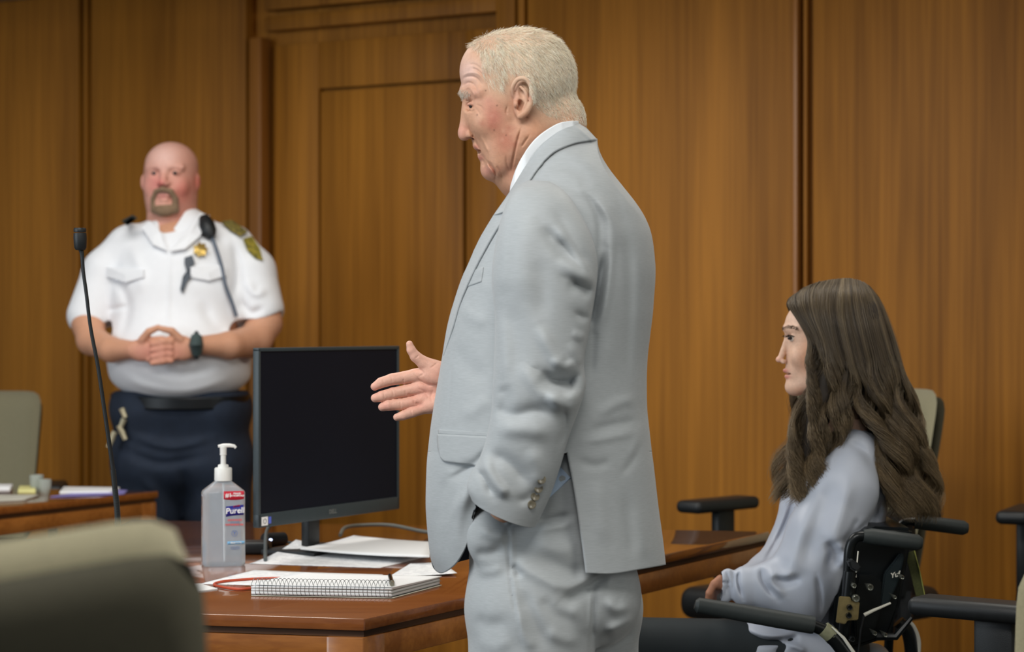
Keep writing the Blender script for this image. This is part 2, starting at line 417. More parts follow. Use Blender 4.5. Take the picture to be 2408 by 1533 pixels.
tag(wbuild(mb, 'added_shade_soffit', M_paint), kind='structure')
# ================================================================= tables
D60 = Vector((.497, .868, 0))
def table(name, corner, far, left, farleft, label, apron=True):
    c = [Vector((*p, 0)) for p in (corner, far, farleft, left)]
    cen = sum(c, Vector()) / 4
    t = empty(name, (corner[0], corner[1], 0), label, 'table')
    MB().prism([(p.x, p.y) for p in c], TZ - .022, TZ, bev=.003).build('tabletop', M_table, t)
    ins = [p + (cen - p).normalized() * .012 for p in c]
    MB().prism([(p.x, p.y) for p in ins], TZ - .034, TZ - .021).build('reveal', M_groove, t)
    for i in range(4):
        a, b = c[i], c[(i + 1) % 4]; e = (b - a); L_ = e.length; e.normalize(); n = Vector((-e.y, e.x, 0))
        if n.dot(cen - a) < 0: n = -n
        M_ = Matrix.Translation(a + e * L_ / 2 + n * .015 + Vector((0, 0, TZ - .058))) @ Matrix.Rotation(math.atan2(e.y, e.x), 4, 'Z')
        MB().box((0, 0, 0), (L_ - .02, .022, .046), M_, bev=.002).build('apron', M_tedge, t)
    for i in range(4):
        p = c[i]; a = c[i - 1]; b = c[(i + 1) % 4]
        e1 = (a - p).normalized(); e2 = (b - p).normalized()
        pts = [p + (e1 + e2) * .004, p + e1 * .075 + e2 * .004, p + e1 * .075 + e2 * .075, p + e2 * .075 + e1 * .004]
        MB().prism([(v.x, v.y) for v in pts], 0, TZ - .034, bev=.003).build('leg', M_tedge, t)
    return t
table('counsel_table', (-.262, 3.776), (.652, 5.378), (-1.02, 3.945), (-1.02, 5.70),
      'reddish cherry wood table under the papers, monitor and spiral notebook')
table('counsel_table', (-2.03, 5.10), (-1.114, 6.70), (-3.2, 5.35), (-2.3, 6.93),
      'blurred cherry wood table at far left in front of the bald officer')
# ================================================================= office chairs
def chair(loc, rz, label, sc=1.0, group=None, tilt=0.0):
    t = empty('office_chair', (0, 0, 0), label, 'chair', group)
    # backrest: upholstered pad (front, -y side) on a dark shell, wider at the top
    def pad(y0, th, wt, wb, z0, z1, curve):
        nu, nv = 17, 17; V = []; Qs = []
        for side in (0, 1):
            for j in range(nv):
                for i in range(nu):
                    u = -1 + 2 * i / (nu - 1); v = j / (nv - 1)
                    hw = (wb + (wt - wb) * v) / 2
                    uu = math.copysign(abs(u) ** .9, u)
                    edge = max(abs(u), abs(2 * v - 1)); rr = (1 - edge ** 8) ** .5
                    # rounded corners
                    cx_, cv = abs(u), abs(2 * v - 1); k = (cx_ ** 13 + cv ** 13) ** (1 / 13) if cx_ + cv > 0 else 1
                    fac = max(cx_, cv) / k if k > 0 else 1
                    x = uu * hw * fac; z = (z0 + z1) / 2 + (2 * v - 1) * fac * (z1 - z0) / 2
                    y = y0 + curve * u * u * -1 + .09 * (v - .3) + (th / 2 * rr) * (-1 if side == 0 else 1)
                    V.append((x, y, z))
            base = side * nu * nv; g_ = grid_quads(nv, nu) + base; Qs.append(g_ if side == 0 else g_[:, ::-1])
        b_ = []
        n0 = nu * nv
        border = [j * nu for j in range(nv)] + [(nv - 1) * nu + i for i in range(1, nu)] + [j * nu + nu - 1 for j in range(nv - 2, -1, -1)] + [i for i in range(nu - 2, 0, -1)]
        for a, b in zip(border, border[1:] + border[:1]): b_.append((a, b, b + n0, a + n0))
        return np.array(V), np.concatenate(Qs + [np.array(b_)])
    V, Qd = pad(.235, .05, .47, .40, .52, 1.02, .05)
    mesh_np('backrest', V, Qd, M_taupe, t)
    V, Qd = pad(.27, .025, .475, .40, .50, 1.00, .05)
    mesh_np('back_shell', V, Qd, M_olive, t)
    MB().box((0, 0, .465), (.50, .50, .085), bev=.035, seg=4).build('seat', M_black, t)
    MB().box((0, 0, .41), (.34, .36, .03), bev=.008).build('seat_plate', M_black, t)
    MB().tube([(0, .2, .41), (0, .31, .44), (0, .315, .62)], .022, 10, smooth=10).build('back_support', M_black, t)
    for s in (-1, 1):
        MB().box((s * .29, -.02, .705), (.085, .27, .034), bev=.015, seg=4).build('armrest', M_black, t)
        MB().box((s * .29, .0, .60), (.028, .075, .19), bev=.008).tube([(s * .29, 0, .52), (s * .28, 0, .43), (s * .15, 0, .41)], .02, 8, smooth=10).build('arm_post', M_black, t)
    MB().tube([(0, 0, .40), (0, 0, .12)], .027, 14).build('gas_column', M_dark, t)
    for k in range(5):
        a = 2 * math.pi * k / 5 + .3; c_, s_ = math.cos(a), math.sin(a)
        MB().tube([(0, 0, .13), (c_ * .15, s_ * .15, .115), (c_ * .30, s_ * .30, .08)], [.028, .022, .016], 8).build('base_arm', M_black, t)
        MB().tube([(c_ * .30 - s_ * .022, s_ * .30 + c_ * .022, .03), (c_ * .30 + s_ * .022, s_ * .30 - c_ * .022, .03)], .03, 14).build('caster', M_black, t)
    t.location = loc; t.rotation_euler = (tilt, 0, rz); t.scale = (sc, sc, sc)
    return t
R = math.radians
CH = [((-.461, 1.78, 0), R(200), 'out-of-focus taupe office chair very close at lower left, seen from behind', 1.093),
      ((-1.86, 7.22, 0), R(8), 'taupe office chair behind the far left table', 1.02),
      ((.835, 5.95, 0), R(-44), 'taupe office chair with black armrests behind the seated woman', 1.07),
      ((1.69, 5.72, 0), R(-25), 'office chair at the right frame edge, only its black armrest showing', 1.07),
      ((1.083, 4.20, 0), R(-127), 'taupe office chair at lower right with a broad black armrest pad', 1.05),
      ((.862, 3.30, 0), R(196), 'nearest taupe office chair back cut by the lower right corner', .91)]
for l, r_, lab, s_ in CH: chair(l, r_, lab, s_, 'office chairs in the courtroom')
bpy.data.objects['office_chair'].rotation_euler.y = R(6)
# ================================================================= the standing man in the grey suit
M_skin = mat('skin', (214, 168, 146), .5, attr=True, var=.06, vscale=160, bump=.35, bscale=520, sub=.08, spec=.35, bdist=.0012)
M_suit = mat('grey_suit_wool', (164, 169, 172), .62, var=.07, vscale=70, stretch=(1, 1, 12), bump=.3, bscale=260, bstretch=(1, 1, 10), sheen=.25, spec=.35, bdist=.0006)
M_lining = mat('dark_lining', (22, 26, 34), .5, var=.1)
M_shirt = mat('white_shirt', (232, 236, 240), .7, var=.01, vscale=100, bump=.1, bscale=900)
M_sblue = mat('pale_blue_shirt', (176, 196, 220), .6, var=.03, vscale=60)
M_shoe = mat('black_leather', (24, 20, 18), .3, var=.1)
M_eye = mat('eye_white', (214, 206, 198), .15, var=.01); M_iris = mat('iris', (50, 46, 46), .1, var=.05)
M_white_hair = mat('silver_hair', (222, 218, 206), .5, attr=True, var=.02, spec=.3)
MY = 3.5                                                   # his middle plane
man = empty('person', (.05, 3.5, 0), 'silver-haired man standing in light grey suit, one hand pocketed, other palm held out', 'person')
def shade(V, base, spots):
    """skin tone patches blended over the base: (x, y, rx, ry, colour, strength)"""
    x, y = unq(V[:, 0], V[:, 1], V[:, 2]); c = np.tile(np.array(lin(base)), (len(V), 1))
    for sx, sy, rx, ry, cc, a in spots:
        w_ = a * np.exp(-((x - sx) / rx) ** 2 - ((y - sy) / ry) ** 2)[:, None]; c = c * (1 - w_) + np.array(lin(cc)) * w_
    return c
def push(V, Q, S, k=1.0):
    """folds and wrinkles pressed along the near side"""
    N = vnormals(V, Q); x, y = unq(V[:, 0], V[:, 1], V[:, 2]); s_ = strokes(x, y, S) * np.clip(N[:, 2] * 1.6 * np.sign((N * (V - V.mean(0))).sum()), 0, 1)
    V = V.copy(); V[:, 2] += s_ * k; return V
def head_field():
    g = G((1040, 40, -125), (1400, 500, 135), 2.1); h = g.turn(1225, math.radians(-9))
    E, C_, U = h.ell, h.cone, g.u
    U(E((1236, 184, 0), (119, 116, 103)))
    U(E((1168, 168, 0), (88, 84, 84), ang=-12), 30)
    U(E((1172, 262, 0), (86, 92, 84), ang=12), 30)
    U(E((1196, 318, 0), (76, 80, 82), ang=22), 26)
    for s in (-1, 1):
        U(C_((1172, 384, s * 34), (1232, 322, s * 66), 34, 34), 26)
        U(E((1142, 292, s * 46), (34, 30, 26), ang=15), 18)      # cheekbone
        U(E((1168, 352, s * 44), (30, 44, 26), ang=-18), 16)     # jowl
        U(C_((1092, 216, s * 12), (1118, 218, s * 58), 11, 13), 12)   # brow
    U(E((1150, 348, 0), (30, 44, 42), ang=-14), 14)
    U(E((1155, 398, 0), (26, 28, 30)), 12)
    U(E((1190, 408, 0), (38, 31, 44), ang=25), 16)
    U(C_((1100, 240, 0), (1090, 308, 0), 10, 13), 9)
    U(E((1091, 318, 0), (15, 15, 15)), 7)
    for s in (-1, 1): U(E((1106, 318, s * 15), (13, 11, 8)), 4)
    U(E((1124, 346, 0), (14, 9, 22), ang=25), 4)
    U(E((1136, 371, 0), (13, 9, 20), ang=15), 4)
    U(C_((1250, 300, 0), (1300, 440, 0), 88, 104), 26)
    U(E((1322, 262, 0), (46, 44, 70)), 26); U(E((1338, 300, 0), (40, 50, 70)), 26)
    U(E((1215, 425, 0), (42, 40, 60)), 20)
    for s in (-1, 1):                                            # sockets, nostrils, ears
        g.cut(E((1092, 250, s * 34), (22, 13, 18)), 9)
        U(E((1113, 251, s * 33), (16, 13, 15)), 3); U(h.chain([(1094, 248, s * 39), (1103, 245.5, s * 45), (1119, 251, s * 50)], [3.8, 5.2, 3.4], 0, fine=12), 2); U(h.chain([(1098, 258, s * 38), (1107, 260, s * 44), (1118, 257, s * 48)], [3, 3.4, 3], 1), 3)
        g.cut(E((1105, 327, s * 13), (8, 3.6, 8), ang=8), 1.5)
        g.cut(E((1118, 358, s * 8), (20, 4.6, 20)), 2.5)
        ex = 0
        U(E((1212, 234, s * 96), (20, 45, 11), ang=6), 4)
        U(h.chain([(1191, 226, s * 98), (1189, 204, s * 106), (1200, 186, s * 113), (1219, 186, s * 118), (1231, 206, s * 119), (1231, 238, s * 116), (1221, 262, s * 110), (1207, 273, s * 104)], [4, 5, 5.5, 6, 6, 6, 7.5, 9], 0, fine=30), 2.5)
        g.cut(E((1209, 214, s * 114), (11, 20, 15), ang=-10), 2.5)
        g.cut(E((1206, 247, s * 112), (10, 15, 20)), 2.5)
        U(h.chain([(1206, 204, s * 108), (1219, 218, s * 111), (1220, 240, s * 111), (1213, 259, s * 108)], [3, 4.2, 4.2, 4], 0, fine=14), 2)
        U(E((1196, 245, s * 104), (5.5, 9, 8)), 3)
        g.cut(E((1206, 246, s * 100), (4.5, 8, 14)), 2)
    return g
WR = [  # forehead, eye and cheek wrinkles
 ([(1082, 190), (1100, 180), (1120, 183), (1134, 200)], 2.6, -2.4), ([(1080, 183), (1100, 172), (1124, 174), (1140, 192)], 2.2, 1.4),
 ([(1083, 204), (1102, 194), (1116, 202), (1124, 222)], 2.4, -2.2), ([(1108, 160), (1124, 166), (1140, 184)], 2.4, -2.0),
 ([(1100, 152), (1118, 152), (1140, 170)], 2.2, -1.5), ([(1090, 212), (1104, 206), (1114, 222), (1116, 238)], 3.0, 2.0),
 ([(1094, 238), (1104, 236), (1112, 244)], 1.8, -2.2), ([(1098, 256), (1108, 262), (1118, 258)], 2.2, -2.0),
 ([(1118, 246), (1130, 250), (1140, 262)], 1.8, -1.2), ([(1116, 252), (1124, 262), (1130, 274)], 1.8, -1.0),
 ([(1102, 292), (1106, 306), (1114, 326), (1124, 344), (1132, 366)], 3.0, -3.2), ([(1128, 316), (1140, 340), (1150, 362)], 3.5, 2.0),
 ([(1142, 380), (1156, 392), (1165, 408), (1164, 428)], 3.0, -6), ([(1130, 358), (1142, 376), (1160, 388)], 2.4, -1.8),
 ([(1226, 300), (1216, 330), (1208, 366), (1203, 400)], 2.2, -4.0), ([(1246, 316), (1232, 336), (1226, 346)], 2.0, -2.5),
 ([(1190, 364), (1192, 388), (1200, 410)], 2.0, -1.8), ([(1166, 388), (1176, 404), (1184, 424)], 2.6, -2.0),
 ([(1194, 248), (1190, 262), (1194, 270)], 1.8, -1.6), ([(1108, 308), (1113, 316), (1110, 326)], 2.0, -2.6),
 ([(1132, 372), (1138, 384), (1134, 392)], 2.2, -2.2), ([(1102, 358), (1120, 357), (1130, 358)], 1.8, -1.5)]
g = head_field(); V, Qd = nets(g); V = relax(V, Qd, 2, .45); V = push(V, Qd, WR, 1.9)
SK = (192, 146, 119)
spots = [(1160, 275, 26, 30, (178, 100, 88), .7), (1188, 330, 26, 34, (170, 98, 80), .65), (1150, 240, 16, 14, (190, 120, 108), .4),
         (1100, 170, 26, 34, (222, 190, 184), .6), (1084, 312, 14, 22, (206, 142, 130), .55), (1215, 225, 13, 34, (196, 128, 108), .6), (1208, 212, 8, 16, (130, 70, 58), .5),
         (1260, 290, 34, 44, (184, 124, 92), .7), (1120, 222, 20, 20, (196, 140, 124), .4), (1130, 278, 14, 14, (204, 160, 132), .4), (1104, 246, 9, 7, (176, 124, 112), .6),
         (1250, 110, 110, 90, (226, 204, 180), .75), (1300, 190, 60, 90, (222, 204, 178), .7), (1180, 190, 26, 30, (214, 188, 160), .5), (1146, 402, 14, 14, (206, 140, 132), .5), (1118, 347, 9, 7, (186, 106, 100), .6), (1128, 371, 9, 7, (190, 112, 108), .6), (1200, 400, 16, 30, (176, 116, 100), .4)]
for _ in range(70):
    r_ = random.uniform(3, 9); spots.append((random.uniform(1085, 1300), random.uniform(150, 420), r_, r_ * random.uniform(.7, 1.3), random.choice([(170, 98, 82), (206, 160, 130), (160, 112, 84), (214, 170, 146)]), random.uniform(.12, .38)))
for sx_, sy_ in ((1122, 270), (1162, 306), (1190, 318), (1142, 213), (1169, 248), (1240, 276)): spots.append((sx_, sy_, 1.8, 1.8, (84, 52, 40), .8))
hc = shade(V, SK, spots)
heads = [(world(V, MY), Qd, hc)]
# --- the held-out right hand with its forearm
def hand_field():
    g = G((855, 785, -300), (1180, 1010, -120), 1.9); U = g.u; b = -205
    D = lambda L_: [(x, y, b + d) for x, y, d in L_]
    U(g.chain(D([(881, 909, 10), (896, 900, 8), (922, 892, 4), (950, 888, 0), (990, 880, -4)]), [10, 13, 14.5, 15.5, 17], 2))
    U(g.chain(D([(882, 936, 14), (898, 932, 12), (924, 925, 6), (954, 919, 0), (990, 912, -4)]), [10.5, 13.5, 14.5, 15, 17], 2))
    U(g.chain(D([(899, 957, 16), (914, 953, 14), (942, 951, 8), (972, 946, 2), (1000, 938, -2)]), [10.3, 13, 14, 15, 17], 2))
    U(g.chain(D([(933, 981, 18), (948, 977, 16), (968, 970, 10), (990, 962, 4), (1010, 955, 0)]), [9, 11.5, 12.8, 13.5, 17], 2))
    U(g.chain(D([(963, 809, 22), (967, 823, 20), (977, 838, 16), (996, 853, 10), (1028, 870, 4)]), [8.5, 11, 13.3, 16, 24], 3), 3)
    U(g.chain(D([(976, 884, 0), (1030, 886, -2), (1090, 905, -6)]), [15, 24, 34], 4, fd=.8), 7)
    U(g.chain(D([(985, 912, -2), (1040, 912, -6), (1100, 915, -6)]), [15, 20, 34], 4), 8)
    U(g.chain(D([(995, 940, -2), (1040, 938, -6), (1100, 925, -6)]), [15, 24, 34], 4), 8)
    U(g.chain(D([(1006, 956, 0), (1040, 958, 0), (1100, 935, -6)]), [15, 19, 34], 4), 8)
    U(g.ell((1022, 884, b + 12), (34, 23, 18), ang=20), 8)
    U(g.ell((1024, 950, b + 10), (34, 18, 16), ang=-15), 8)
    U(g.cone((1090, 912, b - 6), (1240, 905, b - 40), 36, 44), 10)
    return g
HW = [([(978, 884), (988, 896), (1006, 904), (1032, 905)], 2.4, -4.0), ([(949, 890), (948, 904)], 2.2, -2.4), ([(952, 918), (955, 932)], 2, -1.8), ([(972, 940), (975, 952)], 2, -1.8),
      ([(980, 912), (996, 920), (1012, 940)], 2.4, -1.6), ([(919, 882), (923, 900)], 1.8, -1.6), ([(922, 914), (926, 934)], 1.8, -1.6), ([(941, 942), (943, 962)], 1.8, -1.6), ([(966, 962), (970, 980)], 1.8, -1.4),
      ([(988, 868), (996, 878), (984, 886)], 2.4, -2.2), ([(976, 844), (986, 834)], 2, -1.6), ([(1012, 866), (1030, 852)], 2, -1.8), ([(956, 926), (966, 930), (974, 936)], 3, -2.2), ([(976, 948), (986, 950)], 3, -2.0),
      ([(1020, 912), (1014, 935), (1020, 955)], 2.4, -1.4), ([(900, 889), (903, 906)], 1.6, -1.0), ([(902, 922), (904, 940)], 1.6, -1.0)]
g = hand_field(); V, Qd = nets(g); V = relax(V, Qd, 2, .45); V = push(V, Qd, HW)
hc = shade(V, (222, 172, 152), [(1000, 920, 30, 20, (214, 148, 132), .6), (880, 915, 14, 20, (226, 160, 146), .5), (1030, 880, 26, 20, (210, 150, 132), .5), (980, 950, 22, 14, (210, 140, 122), .6), (905, 955, 16, 10, (224, 156, 142), .5)])
heads.append((world(V, MY), Qd, hc))
# --- trunk, legs and pocketed left arm under the clothes
g = G((1030, 360, -300), (1520, 2560, 300), 8.5); U = g.u
U(g.cone((1300, 430, 0), (1300, 560, 0), 80, 120)); U(g.cone((1310, 560, -120), (1310, 560, 120), 110, 110), 60)
U(g.ell((1265, 880, 0), (180, 280, 180)), 60); U(g.cone((1300, 1200, -60), (1300, 1200, 60), 110, 110), 60)
U(g.chain([(1290, 1300, 100), (1260, 1850, 110), (1270, 2450, 120)], [84, 72, 50], 30), 20)
U(g.chain([(1330, 1300, -100), (1350, 1850, -110), (1370, 2450, -120)], [84, 72, 50], 30), 20)
U(g.chain([(1290, 520, 240), (1270, 900, 262), (1205, 1120, 240), (1186, 1195, 190), (1176, 1262, 150)], [50, 46, 38, 32, 34], 20), 10)
U(g.chain([(1290, 520, -240), (1290, 860, -270), (1200, 905, -240)], [55, 50, 42], 20), 10)
V, Qd = nets(g); heads.append((world(V, MY), Qd, np.tile(np.array(lin(SK)), (len(V), 1))))
off = 0; VV, QQ, CC = [], [], []
for v_, q_, c_ in heads: VV.append(v_); QQ.append(q_ + off); CC.append(c_); off += len(v_)
body = mesh_np('body', np.concatenate(VV), np.concatenate(QQ), M_skin, man, col=np.concatenate(CC))
# --- eyes
def hturn(x, y, d, xc=1225, a=-9):
    """head-local sighted point -> plane units"""
    x, y, d = q(x, y, d); a = math.radians(a); X, D = x - xc, d
    return (xc + X * math.cos(a) - D * math.sin(a), y, X * math.sin(a) + D * math.cos(a))
for s in (1, -1):
    c = world([hturn(1110, 251, s * 35)], MY)[0]; k = MY / F
    MB().lathe([(r_ * k, z * k) for r_, z in [(0.01, -12.8), (6, -11.5), (10, -8), (12.8, 0), (10, 8), (6, 11.5), (0.01, 12.8)]], 20, Matrix.Translation(Vector(c))).build('eyeball', M_eye, man)
    c2 = world([hturn(1099.5, 251.5, s * 41)], MY)[0]
    MB().lathe([(r_ * k, z * k) for r_, z in [(0.01, -5), (3.4, -3.6), (5.0, 0), (3.4, 3.6), (0.01, 5)]], 16, Matrix.Translation(Vector(c2))).build('iris', M_iris, man)
# --- short silver hair: thousands of fine tapered strands
def strand_mesh(P0, Dv, n, lens, rad, curl=0.0, grav=None):
    """P0 (N,3) roots, Dv (N,3) first directions; three-sided tapering strands"""
    N_ = len(P0); pts = [P0]; d = Dv.copy()
    for i in range(n - 1):
        d = d + (grav if grav is not None else 0) / n; d /= np.linalg.norm(d, axis=1)[:, None] + 1e-9
        if curl: d = d + RNG.normal(0, curl, d.shape)
        pts.append(pts[-1] + d * (lens / (n - 1))[:, None])
    return strands(np.stack(pts, 1), rad)
def strands(Pt, rad):
    N_, n, _ = Pt.shape
    t = np.gradient(Pt, axis=1); t /= np.linalg.norm(t, axis=2)[..., None] + 1e-9
    ref = np.zeros_like(t); ref[..., 1] = 1.0
    a = np.cross(t, ref); a /= np.linalg.norm(a, axis=2)[..., None] + 1e-9; b = np.cross(t, a)
    r = rad[:, None] if np.ndim(rad) else rad
    pr = r * np.linspace(1, .25, n)[None] ** .6 * np.ones((N_, 1))
    R3 = []
    for k in range(3):
        an = 2 * math.pi * k / 3 + .5; R3.append(Pt + (a * math.cos(an) + b * math.sin(an)) * pr[..., None])
    V = np.stack(R3, 2).reshape(-1, 3)
    base = (np.arange(N_) * n * 3)[:, None, None] + (np.arange(n - 1) * 3)[None, :, None]
    q_ = []
    for k in range(3):
        k2 = (k + 1) % 3; q_.append(np.stack([base[..., 0] + k, base[..., 0] + k2, base[..., 0] + 3 + k2, base[..., 0] + 3 + k], -1).reshape(-1, 4))
    return V, np.concatenate(q_)
Vh, Qh = nets(head_field()); Nh = vnormals(Vh, Qh)
if (Nh * (Vh - Vh.mean(0))).sum() < 0: Nh = -Nh
xi, yi = unq(Vh[:, 0], Vh[:, 1], Vh[:, 2])
line = crv([(1106, 104), (1128, 118), (1134, 140), (1132, 165), (1140, 186), (1158, 204), (1184, 212)], 60)      # temple hairline
low = crv([(1180, 214), (1190, 178), (1216, 170), (1240, 188), (1250, 232), (1276, 264), (1330, 284), (1375, 292)], 80)
def hair_ok(x, y, d):
    hl = np.interp(y, line[:, 1], line[:, 0]); hl = np.where(y < line[0, 1], 1106 + (104 - y) * .1, hl)
    lo_ = np.interp(x, low[:, 0], low[:, 1]); return (x > hl + RNG.normal(0, 3, x.shape)) & ((y < lo_) | (x < 1172)) & (y < 300) & ~((x < 1190) & (y > 214)) & ~((x > 1188) & (x < 1243) & (y > 182) & (d > 60))
def fill(Vv, Nn, ok, count):
    idx = np.nonzero(ok)[0]; pick = RNG.choice(idx, count); P0 = Vv[pick] + RNG.uniform(-1.4, 1.4, (count, 3)); return P0, Nn[pick]
ok = hair_ok(xi, yi, Vh[:, 2]); bald = ((xi - 1236) / 70) ** 2 + ((yi - 82) / 22) ** 2
P0, N0 = fill(Vh, Nh, ok & ((bald > 1) | (RNG.random(len(xi)) < .35)), 32000)
keep = RNG.random(len(P0)) < np.where((P0[:, 0] < 1175) & (P0[:, 1] > 170), .3, 1) * np.where((P0[:, 0] < 1165) & (P0[:, 1] < 125) & (P0[:, 1] > 80), .35, 1)
P0, N0 = P0[keep], N0[keep]
x, y = P0[:, 0], P0[:, 1]; bald = ((x - 1236) / 70) ** 2 + ((y - 82) / 22) ** 2
flow = np.stack([.55 + .35 * (x - 1200) / 150 + .15 * RNG.normal(0, 1, len(x)), .95 - .55 * np.clip((120 - y) / 60, 0, 1) + .1 * RNG.normal(0, 1, len(x)), RNG.normal(0, .12, len(x))], 1)
frontal = np.clip((1170 - x) / 70, 0, 1) * np.clip((150 - y) / 60, 0, 1)
flow[:, 0] -= .9 * frontal; flow[:, 1] -= 1.0 * frontal
flow -= N0 * (flow * N0).sum(1)[:, None]; flow /= np.linalg.norm(flow, axis=1)[:, None] + 1e-9
Dv = flow + N0 * (.15 + .3 * frontal + .2 * (bald < 1.6))[:, None] + RNG.normal(0, .12, flow.shape)
Dv /= np.linalg.norm(Dv, axis=1)[:, None]
ln = RNG.uniform(11, 21, len(x)) * (1 - .6 * np.clip((y - 200) / 90, 0, 1))
Vs, Qs = strand_mesh(P0, Dv, 5, ln, RNG.uniform(.2, .4, len(x)), .07, grav=-N0 * .25)
tone = RNG.choice([0, 1, 2, 3], len(x), p=[.42, .28, .2, .10]); pal = np.array([lin((255, 250, 234)), lin((250, 238, 214)), lin((234, 220, 194)), lin((176, 160, 136))])
hcol = np.repeat(pal[tone] * RNG.uniform(.85, 1.1, (len(x), 1)), 15, axis=0)
mesh_np('hair', world(Vs, MY), Qs, M_white_hair, man, col=hcol)
okb = ((xi - 1090) / 17) ** 2 + ((yi - 220) / 12) ** 2 < 1; okb &= Vh[:, 0] < 1115                    # bushy white brow
P0, N0 = fill(Vh, Nh, okb, 420); P0 = P0 - N0 * 1.0
Dv = N0 * .12 + np.array([-.3, .8, 0]) + RNG.normal(0, .25, N0.shape); Dv /= np.linalg.norm(Dv, axis=1)[:, None]
Vs, Qs = strand_mesh(P0, Dv, 5, RNG.uniform(4, 9, 420), RNG.uniform(.28, .5, 420), .1)
mesh_np('eyebrow', world(Vs, MY), Qs, M_white_hair, man, col=np.tile(np.array(lin((214, 206, 192))), (len(Vs), 1)))
# ---------------------------------------------------------------- jacket
SIL = np.array([  # y, front x, back x, half depth
 [330, 1262, 1405, 96], [352, 1250, 1422, 128], [380, 1236, 1443, 160], [410, 1216, 1464, 188], [440, 1194, 1483, 208], [480, 1168, 1505, 222], [520, 1146, 1522, 226],
 [560, 1127, 1534, 228], [620, 1100, 1541, 228], [660, 1083, 1541, 228], [700, 1070, 1538, 226], [740, 1058, 1535, 224], [780, 1049, 1530, 222], [830, 1041, 1524, 222],
 [860, 1036, 1522, 222], [900, 1029, 1521, 224], [960, 1019, 1522, 228], [1000, 1013, 1526, 230], [1062, 1006, 1533, 232], [1100, 1003, 1538, 232], [1170, 1001, 1546, 230],
 [1210, 1002, 1551, 228], [1260, 1006, 1558, 226], [1310, 1012, 1564, 224], [1350, 1022, 1568, 222]], float)
SIL = crv(SIL, 400)
sil = lambda y: [np.interp(y, SIL[:, 0], SIL[:, i]) for i in (1, 2, 3)]
JS = [  # jacket folds: front panel
 ([(1068, 745), (1062, 860), (1052, 1008)], 2.4, -3.5), ([(1282, 352), (1276, 385), (1262, 424)], 2.2, -2.2),
 ([(1050, 1130), (1090, 1110), (1128, 1080), (1150, 1050)], 12, -10, .3), ([(1060, 1230), (1095, 1160), (1128, 1105), (1150, 1080)], 16, 14, .3),
 ([(1030, 1250), (1040, 1180), (1050, 1120)], 14, -5), ([(1060, 700), (1110, 745), (1150, 760)], 16, 5), ([(1060, 800), (1100, 860), (1150, 900)], 22, -5),
 ([(1075, 690), (1110, 660), (1150, 650)], 10, -4), ([(1080, 980), (1120, 960), (1150, 930)], 18, 5), ([(1040, 1090), (1080, 1100), (1120, 1080)], 10, -4),
 ([(1085, 1320), (1075, 1260), (1090, 1190), (1110, 1140)], 14, 6),
 # back panel and side
 ([(1405, 640), (1412, 560), (1405, 500), (1370, 440)], 12, -12, .3), ([(1425, 640), (1436, 560), (1425, 500), (1395, 445)], 14, 9),
 ([(1424, 585), (1408, 680), (1390, 780)], 12, -30, .2), ([(1396, 760), (1392, 830), (1386, 900)], 12, -10), ([(1440, 580), (1430, 680), (1412, 780)], 10, 8), ([(1440, 620), (1436, 760), (1428, 900)], 20, 6), ([(1470, 520), (1480, 640), (1478, 780), (1472, 900)], 13, -6),
 ([(1500, 560), (1506, 680), (1500, 820)], 14, 4), ([(1395, 470), (1440, 520), (1466, 600)], 12, 5), ([(1420, 400), (1455, 470), (1470, 540)], 12, -4),
 ([(1400, 980), (1450, 950), (1505, 935)], 14, 6), ([(1380, 1015), (1440, 1000), (1512, 985)], 12, -6), ([(1370, 1040), (1430, 1030), (1500, 1015)], 10, 4),
 ([(1480, 1080), (1500, 1040), (1515, 990)], 12, 5), ([(1460, 1120), (1490, 1080), (1510, 1030)], 10, -5), ([(1400, 1120), (1410, 1200), (1420, 1290)], 20, 6),
 ([(1470, 1150), (1480, 1240), (1490, 1320)], 14, -6), ([(1500, 1180), (1512, 1260), (1520, 1320)], 16, 5), ([(1350, 1080), (1400, 1095), (1440, 1080)], 12, -5),
 ([(1300, 350), (1360, 370), (1410, 400)], 14, 4), ([(1290, 390), (1350, 400), (1400, 440)], 14, -4), ([(1340, 440), (1390, 460), (1420, 500)], 12, 5),
 ([(1525, 620), (1528, 760), (1515, 900)], 9, -3), ([(1150, 560), (1130, 640), (1150, 700)], 14, 4), ([(1200, 440), (1215, 420), (1240, 412)], 12, 3)]
def jdepth(x, y):
    l, r, D = sil(y); u = np.clip(2 * (x - l) / (r - l) - 1, -1, 1); n = 2.3
    d = D * (1 - np.abs(u) ** n) ** (1 / n)
    return d + strokes(x, y, JS) * np.clip((1 - np.abs(u)) * 6, 0, 1)
def ortho(x, y, d):
    X, Y_, D = q(x, y, d); return np.stack([X.ravel(), Y_.ravel(), D.ravel()], 1)
def merge(parts):
    off = 0; vv, qq = [], []
    for v_, q_ in parts: vv.append(v_); qq.append(q_ + off); off += len(v_)
    return np.concatenate(vv), np.concatenate(qq)
def both(v_, q_, far_lift=0):
    f_ = v_.copy(); f_[:, 2] = -f_[:, 2] + far_lift; return [(v_, q_), (f_, q_[:, ::-1])]
parts = []
